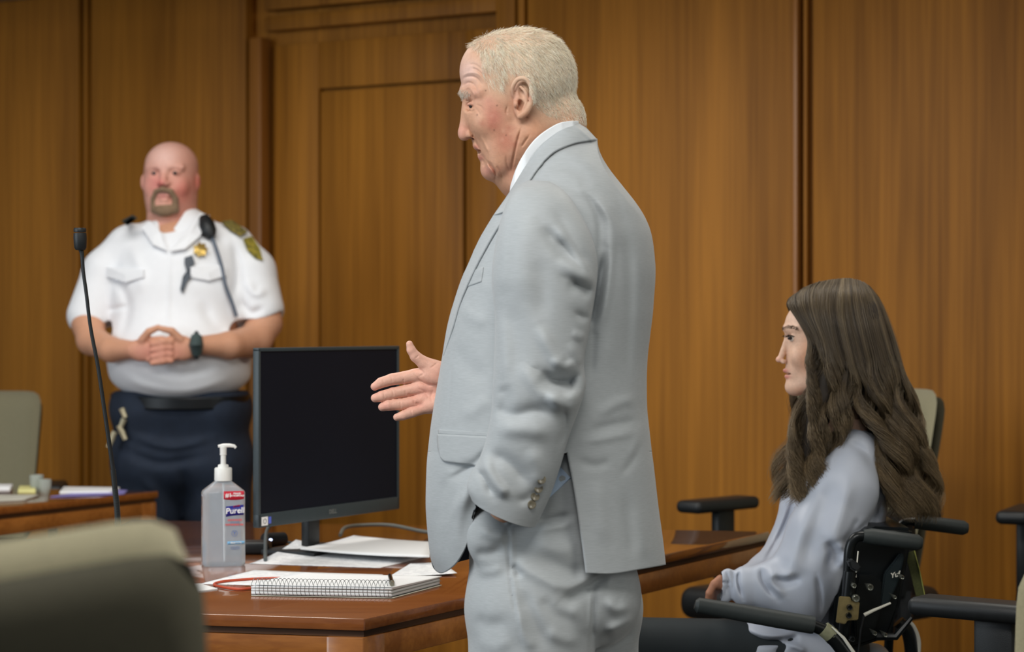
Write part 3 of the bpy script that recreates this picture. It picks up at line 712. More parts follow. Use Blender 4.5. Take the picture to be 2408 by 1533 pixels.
# upper part: neckline to the top of the side vents
nc = 150; cu = (1 - np.cos(np.linspace(0, math.pi, nc))) / 2
nl = crv([(1405, 326), (1345, 332), (1292, 358), (1240, 420), (1214, 466), (1170, 540), (1127, 610)], 60)     # neckline seen from the side
ys = np.linspace(0, 1, 250)[:, None]
topx = np.interp(cu, [0, .04, .08, .14, .24, .42, .62, .8, 1], [1112, 1140, 1164, 1194, 1226, 1285, 1335, 1372, 1405])
topy = np.interp(cu, [0, .04, .08, .14, .24, .42, .62, .8, 1], [592, 542, 500, 458, 414, 362, 338, 330, 326])
botx = 1006 + (1533 - 1006) * cu
yy = topy[None] * (1 - ys) + 1062 * ys
ll, rr, _ = sil(yy); xx = ll + (rr - ll) * cu[None]
blend = np.clip(1 - ys * 3.5, 0, 1) ** 2
xx = xx * (1 - blend) + topx[None] * blend
xx = np.minimum(np.maximum(xx, ll), rr)
dd0 = np.minimum(jdepth(xx, yy), 300 * np.sqrt(np.clip(1 - (2 * cu - 1) ** 2, 0, 1))[None])
parts += both(ortho(xx, yy, dd0), grid_quads(250, nc))
# front skirt: its hem is swept up under the cuff of the pocketed arm
ks = int(np.argmin(np.abs(botx - 1332))); SX = botx[ks]
hem = crv([(1014, 1332), (1020, 1342), (1032, 1348), (1048, 1343), (1072, 1324), (1094, 1288), (1108, 1240), (1122, 1186), (1142, 1120), (1200, 1090), (1270, 1076), (SX - 1, 1065)], 90)
hemfar = crv([(1014, 1332), (1022, 1344), (1040, 1352), (1100, 1352), (1200, 1352), (SX - 1, 1352)], 90)
bx0 = botx[:ks + 1]; cf = (bx0 - bx0[0]) / (bx0[-1] - bx0[0]); v = np.linspace(0, 1, 90)[:, None]
def skirt(hm, p):
    sarc = np.concatenate([[0], np.cumsum(np.hypot(*np.diff(hm, axis=0).T))]); sarc /= sarc[-1]
    hx, hy = np.interp(cf ** p, sarc, hm[:, 0]), np.interp(cf ** p, sarc, hm[:, 1])
    yy = 1062 * (1 - v) + hy[None] * v; xx = bx0[None] * (1 - v) + hx[None] * v
    ll, _, _ = sil(yy); return ortho(xx + (ll - xx[:, :1]) * ((1 - cf[None]) ** 6), yy, jdepth(xx, yy))
fq = grid_quads(90, ks + 1)
parts += [(skirt(hem, 1.25), fq)]
ff = skirt(hemfar, 1.0); ff[:, 2] *= -1; parts += [(ff, fq[:, ::-1])]
# back skirt behind the vent
v = np.linspace(0, 1, 90)[:, None]; bx1 = botx[ks:]; cb = (bx1 - bx1[0]) / (bx1[-1] - bx1[0]); nb = len(cb)
vx = crv([(SX, 1062), (1350, 1150), (1366, 1255), (1378, 1347)], 90); hb = crv([(1378, 1348), (1430, 1349), (1500, 1339), (1567, 1328)], 80)
yb = vx[:, 1][:, None] * (1 - cb[None]) + np.linspace(1062, 1328, 90)[:, None] * cb[None]
yb = yb + v * (np.interp(cb, np.linspace(0, 1, 80), hb[:, 1])[None] - yb[-1:])
_, rb, _ = sil(yb); xb = vx[:, 0][:, None] * (1 - cb[None]) + rb * cb[None]
parts += both(ortho(xb, yb, jdepth(xb, yb)), grid_quads(90, nb))
V, Qd = merge(parts); Qd = Qd[:, ::-1]
jacket = mesh_np('jacket', world(V, MY), Qd, [M_suit, M_lining], man)
bm = bmesh.new(); bm.from_mesh(jacket.data); bmesh.ops.remove_doubles(bm, verts=bm.verts, dist=.0002); bm.to_mesh(jacket.data); bm.free()
hemmed(jacket, .0035)
jacket.modifiers['thickness'].material_offset = 1; jacket.modifiers['thickness'].material_offset_rim = 0
# lapel and collar band lying on the jacket
def strip(A, B, n, m, lift, D=jdepth, dA=None, puff=0.0):
    """band between two sighted curves, lying `lift` above the depth field"""
    A = crv(A, n); B = crv(B, n); w_ = np.linspace(0, 1, m)[None, :]
    x = A[:, :1] * (1 - w_) + B[:, :1] * w_; y = A[:, 1:] * (1 - w_) + B[:, 1:] * w_
    d = D(x, y) + lift * (np.sin(math.pi * np.clip(w_ * .5 + .5, 0, 1)) * 0 + 1) + puff * np.sin(math.pi * w_)
    return ortho(x, y, d), grid_quads(n, m)
lapA = [(1160, 506), (1127, 562), (1100, 622), (1083, 661), (1064, 720), (1050, 776), (1041, 832)]
lapB = [(1200, 492), (1165, 541), (1128, 606), (1104, 655), (1080, 712), (1062, 775), (1043, 836)]
colA = [(1368, 288), (1335, 297), (1300, 318), (1262, 352), (1232, 396), (1205, 440), (1180, 478), (1160, 506)]
colB = [(1405, 328), (1382, 331), (1348, 337), (1303, 356), (1268, 390), (1238, 432), (1215, 466), (1200, 492)]
def cdepth(x, y):
    """collar wraps the neck, widening to the chest"""
    t = np.clip((1405 - x) / 210, 0, 1); return 118 * np.sin(np.clip(t, 0, 1) * math.pi * .62) ** .75 + np.clip((y - 380) / 120, 0, 1) * 40
def wdepth(x, y):
    a = cdepth(x, y); b = jdepth(x, y) * .93 + 12; w_ = np.clip((y - 320) / 60, 0, 1); return np.maximum(a * (1 - w_) + b * w_, b)
pl_ = []
A = crv(colA, 90); B = crv(colB, 90); m = 14; w_ = np.linspace(0, 1, m)[None]; x = A[:, :1] * (1 - w_) + B[:, :1] * w_; y = A[:, 1:] * (1 - w_) + B[:, 1:] * w_
tt = np.linspace(0, 1, 90)[:, None]
dj = jdepth(B[:, :1] + 0 * w_, B[:, 1:] + 0 * w_)
dout = dj + 13
din = np.interp(tt, [0, .03, .08, .2, .35, .5, .7, .85, 1], [0, 50, 80, 98, 103, 106, 106, 108, 112])
dd_ = din * (1 - w_) + np.maximum(dout, din) * w_ + 8 * np.sin(math.pi * w_)
dd_[0] = 0
pl_ += both(ortho(x, y, dd_), grid_quads(90, m))
A = crv(lapA, 90); B = crv(lapB, 90); x = A[:, :1] * (1 - w_) + B[:, :1] * w_; y = A[:, 1:] * (1 - w_) + B[:, 1:] * w_
dout = jdepth(B[:, :1] + 0 * w_, B[:, 1:] + 0 * w_) + 15 * np.sin(math.pi * (tt * .9 + .08)) ** .5
din = np.interp(tt, [0, .3, .7, 1], [112, 66, 36, 16]) + 0 * w_
dd_ = din * (1 - w_) + np.maximum(dout, 10) * w_
pl_ += both(ortho(x, y, dd_), grid_quads(90, m))
V, Qd = merge(pl_); Qd = Qd[:, ::-1]
lap = mesh_np('lapel', world(V, MY), Qd, M_suit, jacket); hemmed(lap, .003)
# pocket flap, welt and breast pocket, each a thin stitched layer
def patch(name, quad, lift, nx=24, ny=14, parent=jacket, m=M_suit, round_=0.0, t=.002, D=jdepth):
    u_ = np.linspace(0, 1, nx)[None]; v_ = np.linspace(0, 1, ny)[:, None]; a, b, c, d_ = [np.array(p, float) for p in quad]
    pt = (a[None, None] * ((1 - u_) * (1 - v_))[..., None] + b[None, None] * (u_ * (1 - v_))[..., None] + c[None, None] * (u_ * v_)[..., None] + d_[None, None] * ((1 - u_) * v_)[..., None])
    x, y = pt[..., 0], pt[..., 1]
    if round_:
        k = np.clip((.16 - u_) / .16, 0, 1); y = y - (v_ > .5) * (v_ - .5) * 2 * k ** 3 * round_
    o = mesh_np(name, world(ortho(x, y, D(x, y) + lift), MY), grid_quads(ny, nx)[:, ::-1], m, parent); return hemmed(o, t)
patch('pocket_flap', [(1027, 1020), (1150, 1026), (1150, 1100), (1030, 1084)], 6, round_=26)
patch('pocket_welt', [(1030, 1010), (1150, 1017), (1150, 1026), (1030, 1020)], 5, ny=6)
patch('breast_pocket', [(1090, 642), (1136, 628), (1131, 662), (1082, 680)], 4, ny=10)
# sleeves
SS = [([(1335, 655), (1365, 672), (1398, 690)], 15, -24, .3), ([(1310, 600), (1350, 635), (1396, 668)], 13, 14, .2), ([(1300, 560), (1345, 590), (1385, 630)], 15, -10),
 ([(1268, 872), (1300, 893), (1335, 890), (1370, 880)], 20, -34, .35), ([(1290, 915), (1325, 938), (1366, 926)], 15, 18, .2), ([(1225, 850), (1260, 905), (1300, 950)], 16, 9),
 ([(1262, 760), (1300, 830), (1330, 858)], 14, 11), ([(1345, 775), (1358, 792), (1374, 782)], 9, 7), ([(1290, 882), (1330, 902), (1354, 912)], 17, -20), ([(1290, 842), (1325, 860), (1354, 850)], 9, 9), ([(1280, 908), (1308, 946), (1342, 956), (1368, 932)], 11, 13), ([(1272, 525), (1308, 580), (1352, 632)], 15, -13), ([(1300, 520), (1345, 585), (1392, 660)], 8, 11), ([(1345, 730), (1368, 745), (1382, 738)], 10, -12),
 ([(1335, 800), (1355, 840), (1368, 850)], 12, 8), ([(1170, 720), (1188, 820), (1190, 900)], 18, 7), ([(1200, 700), (1215, 800), (1212, 900)], 26, -7),
 ([(1180, 900), (1190, 940), (1172, 990)], 16, -10), ([(1165, 960), (1210, 975), (1260, 965), (1310, 985)], 18, -11), ([(1160, 1010), (1230, 1010), (1300, 1020)], 18, 9),
 ([(1325, 940), (1328, 1000), (1312, 1060)], 9, -9, .3), ([(1150, 1060), (1200, 1090), (1250, 1150)], 18, -13), ([(1140, 1060), (1150, 1110), (1180, 1150), (1200, 1158)], 12, 16),
 ([(1125, 1100), (1145, 1130), (1160, 1170)], 10, -13), ([(1230, 480), (1225, 600), (1230, 720)], 36, 8), ([(1300, 470), (1330, 560), (1340, 640)], 20, -8),
 ([(1190, 520), (1185, 620), (1180, 700)], 14, 6), ([(1240, 1050), (1270, 1100), (1262, 1150)], 18, 8), ([(1210, 1180), (1240, 1170), (1262, 1150)], 12, -6), ([(1260, 600), (1275, 680), (1270, 760)], 22, -5)]
RG = [(1243, 428, 1290, 430, 196, 16, 0), (1214, 448, 1324, 452, 214, 62, 0), (1190, 492, 1352, 490, 232, 86, 0), (1172, 560, 1388, 560, 244, 98, 0), (1161, 650, 1401, 638, 250, 100, 0), (1168, 750, 1384, 762, 254, 94, 0),
 (1166, 850, 1369, 850, 258, 90, 0), (1163, 910, 1373, 908, 260, 90, 0), (1160, 965, 1358, 958, 258, 86, 4), (1148, 1030, 1334, 1024, 254, 80, 8), (1131, 1080, 1315, 1090, 250, 74, 12), (1110, 1118, 1298, 1142, 244, 70, 16),
 (1103, 1142, 1280, 1186, 240, 68, 20), (1113, 1166, 1257, 1233, 236, 64, 20)]
V, Qd = sleeve(RG, 300, 120, SS)
slv = mesh_np('sleeve', world(V, MY), Qd, M_suit, jacket); hemmed(slv, .003)
V2, Qd2 = sleeve([(1243, 428, 1290, 430, -196, 16, 0), (1190, 492, 1352, 490, -232, 86, 0), (1172, 600, 1388, 600, -250, 95, 0), (1180, 760, 1384, 760, -262, 90, 0), (1150, 860, 1340, 900, -262, 80, 0), (1120, 890, 1240, 960, -250, 66, 0), (1098, 868, 1112, 958, -236, 58, 0)], 120, 60)
hemmed(mesh_np('sleeve', world(V2, MY), Qd2, M_suit, jacket), .003)
V2, Qd2 = sleeve([(1140, 872, 1140, 952, -236, 50, 0), (1090, 874, 1096, 950, -230, 50, 0), (1078, 876, 1082, 948, -228, 49, 0)], 16, 40)
hemmed(mesh_np('shirt_cuff', world(V2, MY), Qd2, M_shirt, man), .002)
sx_, sy_ = unq(V[:, 0], V[:, 1], V[:, 2])
for bx, by in ((1273, 1127), (1266, 1148), (1258, 1167), (1250, 1186)):
    near = (np.hypot(sx_ - bx, sy_ - by) < 7) & (V[:, 2] > 240); c = Vector(world([q(bx, by, V[near, 2].mean() + 3)], MY)[0])
    Mx = Matrix.Translation(c) @ Matrix.Rotation(math.pi / 2, 4, 'X') @ Matrix.Rotation(.35, 4, 'Y')
    o = MB().lathe([(.0001, .0026), (.0034, .0022), (.0050, .0030), (.0068, .0028), (.0074, .0012), (.0066, -.002), (.0001, -.0025)], 20, Mx).build('button', mat('horn_button', (110, 104, 88), .25, var=.3, vscale=300, coat=.5), slv)
# pale blue inside of the rolled shirt/vent showing behind the cuff
patch('lining_edge', [(1296, 1140), (1318, 1098), (1343, 1124), (1290, 1172)], -22, parent=jacket, m=M_sblue)
# ---------------------------------------------------------------- shirt collar
A = crv([(1366, 284), (1335, 285), (1305, 294), (1262, 324), (1232, 362), (1213, 398), (1200, 436)], 70)
B = crv([(1366, 300), (1338, 304), (1304, 324), (1266, 360), (1236, 404), (1212, 446), (1196, 470)], 70)
w_ = np.linspace(0, 1, 12)[None]; x = A[:, :1] * (1 - w_) + B[:, :1] * w_; y = A[:, 1:] * (1 - w_) + B[:, 1:] * w_; tt = np.linspace(0, 1, 70)[:, None]
da = np.interp(tt, [0, .03, .1, .25, .45, .65, .85, 1], [0, 50, 84, 100, 106, 108, 90, 52]); db = np.interp(tt, [0, .03, .1, .25, .45, .65, .85, 1], [0, 50, 84, 98, 100, 104, 100, 80])
v_, q_ = ortho(x, y, da * (1 - w_) + db * w_), grid_quads(70, 12)
V, Qd = merge(both(v_, q_)); Qd = Qd[:, ::-1]; hemmed(mesh_np('shirt_collar', world(V, MY), Qd, M_shirt, man), .0025)
g = G((1120, 400, -120), (1300, 700, 120), 5); g.u(g.cone((1262, 480, 0), (1225, 660, 0), 56, 70)); V, Qd = nets(g)
mesh_np('shirt_front', world(V, MY), Qd, M_shirt, man)
# ---------------------------------------------------------------- trousers
g = G((1050, 1050, -260), (1560, 2570, 260), 5.5); U = g.u
U(g.cone((1300, 1110, -50), (1300, 1110, 60), 165, 165, fd=.9)); U(g.cone((1300, 1290, -40), (1296, 1290, 50), 186, 186, fd=.8), 60)
U(g.ell((1400, 1400, 0), (108, 120, 170)), 40); U(g.ell((1170, 1262, 170), (72, 80, 52)), 40)
U(g.chain([(1250, 1300, 85), (1248, 1430, 100), (1250, 1560, 105), (1250, 1900, 105), (1258, 2300, 110), (1262, 2510, 112)], [140, 146, 138, 112, 96, 92], 30), 24)
U(g.chain([(1360, 1300, -85), (1370, 1430, -100), (1364, 1560, -105), (1340, 1900, -105), (1340, 2300, -110), (1345, 2510, -112)], [130, 138, 132, 110, 96, 92], 30), 20)
V, Qd = nets(g); V = relax(V, Qd, 4)
TS = [([(1193, 1235), (1194, 1300), (1204, 1400), (1228, 1533)], 3.0, -4.5), ([(1203, 1235), (1204, 1300), (1214, 1400), (1238, 1533)], 5, 3), ([(1120, 1240), (1160, 1260), (1195, 1262)], 12, 7), ([(1110, 1300), (1150, 1302), (1190, 1285)], 14, -9), ([(1105, 1340), (1150, 1345), (1190, 1330)], 12, 6),
 ([(1200, 1325), (1215, 1345), (1218, 1362)], 9, -13), ([(1210, 1310), (1235, 1335), (1300, 1370), (1340, 1382)], 16, 10), ([(1322, 1412), (1350, 1398), (1400, 1370), (1440, 1350)], 13, -22, .3), ([(1310, 1380), (1360, 1372), (1410, 1345)], 14, 8), ([(1250, 1300), (1330, 1340), (1380, 1345)], 18, -9),
 ([(1225, 1380), (1250, 1450), (1290, 1533)], 16, -9), ([(1215, 1420), (1232, 1490), (1262, 1533)], 14, 8), ([(1330, 1420), (1370, 1450), (1390, 1500)], 20, 8), ([(1398, 1380), (1396, 1450), (1389, 1533)], 6, -12), ([(1392, 1390), (1388, 1450), (1380, 1533)], 6, 4),
 ([(1420, 1490), (1460, 1470), (1500, 1450)], 14, 16), ([(1410, 1510), (1450, 1500), (1495, 1480)], 14, -14), ([(1420, 1400), (1450, 1430), (1490, 1420)], 16, 13), ([(1430, 1370), (1470, 1380), (1500, 1370)], 14, -9), ([(1270, 1400), (1300, 1440), (1360, 1470)], 16, -7), ([(1110, 1450), (1150, 1470), (1200, 1460)], 18, -7), ([(1115, 1500), (1160, 1520), (1210, 1500)], 18, 6),
 ([(1260, 1226), (1300, 1222), (1345, 1212)], 10, -10), ([(1260, 1245), (1300, 1240), (1350, 1230)], 10, 6), ([(1280, 1480), (1320, 1500), (1370, 1510)], 16, 8), ([(1250, 1265), (1310, 1290), (1360, 1290)], 20, 7),
 ([(1150, 1195), (1172, 1216), (1192, 1238)], 3, -4), ([(1197, 1238), (1208, 1226), (1216, 1218)], 3, -4)]
V = push(V, Qd, TS, 1.0)
mesh_np('trousers', world(V, MY), Qd, M_suit, man)
for s in (1, -1):
    g = G((1120, 2480, -60), (1420, 2584, 60), 4.5); c = 1262 if s > 0 else 1345
    g.u(g.ell((c + 10, 2535, 0), (52, 44, 42), raw=True)); g.u(g.ell((c - 70, 2556, 0), (78, 27, 40), raw=True), 26); g.cut((2576 - g.y) + 0 * g.x + 0 * g.d)
    V, Qd = nets(g); V[:, 2] += s * 111
    mesh_np('shoe', world(V, MY), Qd, M_shoe, man)
# ================================================================= the officer by the door (middle plane 7.1 m away)
OY = 7.1
officer = empty('person', (-1.1, 7.1, 0), 'bald man with a goatee in white short-sleeved uniform shirt, hands clasped, by the wall', 'person')
M_uni = mat('white_uniform_cotton', (238, 240, 244), .8, var=.015, vscale=30, bump=.1, bscale=300)
M_navy = mat('navy_trousers', (28, 38, 54), .85, var=.15, vscale=25)
M_beard = mat('greying_goatee', (132, 108, 84), .8, var=.3, vscale=260, bump=.6, bscale=500)
M_gold = mat('gold_badge', (222, 190, 110), .25, metal=.8, var=.15, vscale=120)
M_patch = mat('green_patch', (62, 66, 30), .8, var=.4, vscale=90, rgb2=(168, 150, 50))
def ohead(g):
    h = g.turn(402, math.radians(11)); E, C_, U = h.ell, h.cone, g.u
    U(E((402, 392, -8), (61, 58, 74)))
    U(E((400, 440, 0), (62, 62, 66)), 22); U(E((398, 478, 14), (48, 34, 48)), 18)
    for s in (-1, 1):
        U(E((398 + s * 34, 440, 36), (18, 20, 18)), 12); U(E((398 + s * 66, 428, -14), (7, 20, 12)), 4)
        U(C_((398 + s * 10, 392, 58), (398 + s * 40, 394, 46), 7, 7), 8)
        g.cut(E((398 + s * 26, 406, 66), (15, 9, 13)), 7); U(E((398 + s * 26, 407, 50), (11, 8, 10)), 3)
    U(C_((398, 404, 60), (398, 428, 76), 6, 9), 7); 
    for s in (-1, 1): U(E((398 + s * 9, 432, 70), (7, 6, 8)), 4)
    U(E((398, 452, 56), (24, 14, 14)), 8); U(E((398, 461, 66), (15, 4.5, 6)), 3); g.cut(E((398, 465, 70), (14, 1.6, 8)), 2); U(E((398, 470, 65), (12, 4.5, 6)), 3)
    U(E((398, 490, 52), (22, 18, 18)), 10)
    U(g.chain([(404, 470, -16), (406, 545, -14), (408, 600, -10)], [58, 60, 80], 14), 16)
    return g
g = ohead(G((320, 325, -110), (500, 640, 115), 2.8)); V, Qd = nets(g); V = relax(V, Qd, 1)
ospots = [(362, 430, 22, 26, (216, 128, 124), .6), (430, 450, 24, 34, (196, 96, 84), .65), (466, 428, 14, 22, (204, 100, 84), .7), (378, 432, 10, 10, (204, 96, 92), .6), (385, 365, 40, 30, (226, 188, 178), .7),
          (440, 520, 30, 30, (190, 104, 78), .6), (440, 380, 20, 30, (208, 150, 130), .4), (384, 462, 12, 6, (186, 104, 104), .6), (360, 404, 13, 7, (176, 126, 108), .5), (410, 402, 14, 7, (176, 126, 108), .5)]
parts = [(world(V, OY), Qd, shade(V, (216, 160, 142), ospots))]
g = G((150, 700, 0), (680, 900, 260), 3.2); U = g.u
# forearms brought together in front of the belly, fingers interlaced
U(g.chain([(206, 700, 20), (208, 760, 40), (216, 800, 70), (262, 822, 140), (312, 822, 188)], [36, 38, 34, 28, 20], 10), 8)
U(g.chain([(618, 700, 10), (622, 760, 30), (600, 800, 60), (540, 812, 140), (470, 812, 186)], [38, 40, 38, 31, 21], 10), 8)
U(g.ell((338, 822, 196), (34, 27, 15), ang=-12), 8); U(g.ell((425, 818, 196), (36, 29, 15), ang=8), 8)
for i in range(4):
    y0 = 800 + i * 15
    U(g.chain([(352, y0, 200), (380, y0 - 2, 214), (402, y0 + 4, 212)], [8.5, 8, 6.5], 2), 2)
    U(g.chain([(410, y0 - 6, 202), (384, y0 + 4, 216), (358, y0 + 9, 214)], [8.5, 8, 6.5], 2), 2)
U(g.chain([(334, 800, 204), (350, 780, 212), (372, 770, 214)], [10, 8.5, 7], 2), 3)
U(g.chain([(424, 798, 204), (404, 778, 212), (380, 773, 216)], [10, 8.5, 7], 2), 3)
V, Qd = nets(g); V = relax(V, Qd, 1)
parts.append((world(V, OY), Qd, shade(V, (205, 152, 122), [(340, 830, 40, 30, (208, 140, 128), .6), (400, 830, 50, 30, (206, 136, 122), .6)])))
g = G((220, 520, -120), (640, 1640, 170), 8); U = g.u
U(g.cone((420, 600, 0), (420, 640, 0), 90, 100)); U(g.ell((420, 760, 20), (140, 170, 110)), 40); U(g.cone((420, 980, 0), (420, 1000, 0), 90, 90), 40)
for s in (-1, 1): U(g.chain([(425 + s * 70, 1000, 0), (425 + s * 85, 1300, 0), (425 + s * 95, 1600, 0)], [62, 46, 34], 10), 20)
for s, x_ in ((-1, 215), (1, 612)): U(g.chain([(425 + s * 140, 590, -10), (x_, 700, 15)], [44, 36], 10), 10)
V, Qd = nets(g); parts.append((world(V, OY), Qd, np.tile(np.array(lin((205, 152, 122))), (len(V), 1))))
off = 0; VV, QQ, CC = [], [], []
for v_, q_, c_ in parts: VV.append(v_); QQ.append(q_ + off); CC.append(c_); off += len(v_)
mesh_np('body', np.concatenate(VV), np.concatenate(QQ), M_skin, officer, col=np.concatenate(CC))
# goatee
g = G((330, 430, 30), (450, 525, 120), 2.6); h = g.turn(402, math.radians(11)); U = g.u
U(h.chain([(372, 494, 52), (371, 468, 58), (380, 450, 68), (398, 445, 76), (416, 450, 68), (425, 468, 58), (424, 494, 52)], [9, 7, 6, 6, 6, 7, 9], 3)); U(h.ell((398, 494, 58), (26, 16, 16)), 6)
V, Qd = nets(g); mesh_np('goatee', world(V, OY), Qd, M_beard, officer)
ks_ = OY / F
for s in (-1, 1):
    c = world([hturn(398 + s * 26, 407, 57, 402, 11)], OY)[0]
    MB().lathe([(r_ * ks_, z * ks_) for r_, z in [(0.01, -5), (4.5, -3), (5.5, 0), (4.5, 3), (0.01, 5)]], 14, Matrix.Translation(Vector(c))).build('eyeball', M_iris, officer)
# shirt
def oshirt(step=3.6):
    g = G((150, 480, -160), (680, 970, 220), step); U = g.u
    U(g.chain([(424, 555, -10), (424, 600, -5)], [74, 100], 10))
    U(g.cone((318, 588, -12), (535, 588, -12), 62, 62), 40)
    U(g.ell((420, 700, 10), (166, 150, 118)), 50); U(g.ell((422, 830, 24), (170, 118, 150)), 50); U(g.ell((424, 880, 6), (160, 60, 132)), 30)
    U(g.chain([(300, 586, -12), (252, 640, 0), (212, 742, 22)], [52, 56, 54], 12), 16)
    U(g.chain([(548, 586, -16), (590, 640, -6), (610, 730, 20)], [52, 58, 58], 12), 16)
    # hems of the short sleeves, waist
    g.cut(g.cone((150, 826, 30), (268, 800, 30), 48, 48), 2)
    g.cut(g.cone((556, 806, 60), (700, 776, 30), 50, 50), 2)
    g.cut((934 - g.y) + 0 * g.x + 0 * g.d)
    g.cut(g.cone((402, 470, 30), (396, 538, 50), 40, 20), 6)          # open neck
    return g
g = oshirt(); V, Qd = nets(g); V = relax(V, Qd, 2)
OS = [([(270, 640), (300, 720), (280, 800)], 12, -9), ([(545, 560), (560, 640), (540, 720)], 10, -10), ([(560, 700), (590, 735), (625, 720)], 10, -9), ([(575, 650), (600, 690), (630, 680)], 10, 8), ([(330, 850), (420, 880), (520, 860)], 14, -10),
      ([(270, 870), (350, 910), (450, 920), (560, 880)], 12, 7), ([(400, 580), (398, 700), (396, 780)], 3, 4), ([(250, 730), (275, 725), (300, 718)], 6, -5), ([(300, 560), (330, 640), (330, 700)], 14, 5), ([(470, 700), (500, 760), (540, 790)], 14, -7)]
V = push(V, Qd, OS)
mesh_np('shirt', world(V, OY), Qd, M_uni, officer)
Vsh = V; sxs, sys_ = unq(V[:, 0], V[:, 1], V[:, 2])
def od(x, y):
    """front surface depth of the officer's shirt"""
    r = np.hypot(sxs - x, sys_ - y); k = r < 9; return Vsh[k, 2].max() if k.any() else 100.0
def opatch(name, poly, m, lift=3, t=3.0, parent=officer):
    """flat appliqué following the shirt, built from a polygon of sighted points"""
    cx_ = sum(p[0] for p in poly) / len(poly); cy_ = sum(p[1] for p in poly) / len(poly)
    ctr = Vector(world([q(cx_, cy_, od(cx_, cy_) + lift)], OY)[0])
    ring = [Vector(world([q(x, y, od(x, y) + lift)], OY)[0]) for x, y in poly]
    b = bmesh.new(); v0 = b.verts.new(ctr); vs = [b.verts.new(p) for p in ring]
    for a, c in zip(vs, vs[1:] + vs[:1]): b.faces.new((v0, c, a))
    me = bpy.data.meshes.new(name); bmesh.ops.recalc_face_normals(b, faces=b.faces); b.to_mesh(me); b.free(); me.materials.append(m)
    o = bpy.data.objects.new(name, me); link(o, parent); md = o.modifiers.new('thickness', 'SOLIDIFY'); md.thickness = t * ks_; md.offset = 0; return o
circ = lambda x, y, rx, ry, n=14, a0=0: [(x + rx * math.cos(a0 + 2 * math.pi * i / n), y + ry * math.sin(a0 + 2 * math.pi * i / n)) for i in range(n)]
def star(x, y, r1, r2, n=7): return [(x + (r1 if i % 2 else r2) * math.cos(math.pi * i / n), y + (r1 if i % 2 else r2) * math.sin(math.pi * i / n)) for i in range(2 * n)]
opatch('badge', star(471, 587, 13, 18), M_gold, 5, 5)
opatch('shoulder_patch', [(572, 562), (592, 556), (610, 584), (618, 612), (600, 606), (582, 588)], M_patch, 3)
opatch('epaulette', [(520, 522), (545, 518), (582, 545), (566, 556), (540, 540)], mat('dark_epaulette', (40, 48, 34), .8, var=.5, vscale=120, rgb2=(150, 132, 60)), 6)
opatch('epaulette', [(286, 520), (312, 506), (322, 514), (300, 530)], mat('dark_epaulette_cloth', (36, 42, 36), .8, var=.2), 6)
opatch('pocket_flap', [(252, 628), (338, 634), (338, 652), (296, 664), (252, 650)], M_uni, 4, 4)
opatch('pocket_flap', [(448, 628), (530, 622), (532, 648), (492, 660), (448, 652)], M_uni, 4, 4)
for poly in ([(352, 520), (378, 548), (392, 590), (360, 576), (334, 536)], [(400, 592), (424, 562), (470, 500), (492, 508), (470, 556), (436, 586)]): opatch('collar', poly, M_uni, 8, 5)
opatch('name_pin', [(434, 606), (452, 600), (458, 618), (446, 632), (452, 650), (440, 662), (430, 690), (424, 680), (430, 650), (440, 636), (434, 620)], mat('blackened_pin', (70, 78, 88), .5, var=.5, vscale=200), 4, 4)
# shoulder microphone with its coiled cord
mic = [Vector(world([q(x, y, od(x, y) + dd)], OY)[0]) for x, y, dd in ((480, 512, 14), (486, 528, 16), (492, 546, 14), (498, 558, 10))]
ms = MB().tube(mic, [.018, .027, .026, .014], 10).build('shoulder_microphone', M_black, officer)
cord = [Vector(world([q(x, y, od(x, y) + 6)], OY)[0]) for x, y in ((498, 556), (510, 590), (522, 630), (530, 670), (545, 710), (556, 744))]
MB().tube(cord, .006, 8, smooth=40).build('cord', mat('grey_cord', (96, 106, 120), .6, var=.1), ms)
# trousers, belt, keys, watch, shoes
g = G((230, 880, -190), (640, 1660, 200), 6); U = g.u
U(g.cone((340, 960, 8), (510, 960, 8), 82, 84, fd=1.35)); U(g.cone((350, 1080, 0), (508, 1080, 0), 84, 84, fd=1.3), 50)
U(g.chain([(350, 1080, 0), (345, 1300, 0), (336, 1640, 0)], [86, 72, 58], 20), 24); U(g.chain([(508, 1080, 0), (516, 1300, 0), (520, 1640, 0)], [86, 72, 58], 20), 24)
g.cut((g.y - 918) + 0 * g.x + 0 * g.d)
V, Qd = nets(g); V = relax(V, Qd, 2)
V = push(V, Qd, [([(300, 1020), (400, 1050), (500, 1030)], 10, 10), ([(290, 1060), (380, 1090), (500, 1070)], 10, -10), ([(420, 1080), (440, 1160), (430, 1220)], 12, -14), ([(330, 1120), (380, 1180), (400, 1260)], 12, 8)])
mesh_np('trousers', world(V, OY), Qd, M_navy, officer)
V2, Q2 = sleeve([(262, 926, 586, 926, 8, 122, 8), (264, 956, 584, 956, 8, 122, 8)], 8, 50); hemmed(mesh_np('belt', world(V2, OY), Q2, M_dark, officer), .004)
km = MB()
for i, (x, y) in enumerate(((286, 960), (292, 985), (280, 1000), (270, 1015), (286, 1012), (264, 1030))):
    p = Vector(world([q(x, y, 112)], OY)[0]); km.tube([p, p + Vector((.012 * (-1) ** i, 0, -.03))], [.010, .008], 8)
km.build('keys', mat('brass_keys', (200, 190, 160), .35, metal=.6, var=.2), officer)
c = [Vector(world([q(461, y, d)], OY)[0]) for y, d in ((796, 206), (811, 212), (826, 206))]
wt = MB().tube([c[0] + Vector((0, .012, .004)), c[1], c[2] + Vector((0, .012, -.004))], [.019, .024, .019], 12).build('wristwatch', mat('watch_face', (70, 84, 84), .3, var=.2), officer)
M3, Q3 = sleeve([(452, 784, 470, 784, 170, 8, 0), (452, 838, 472, 838, 170, 8, 0)], 3, 12)
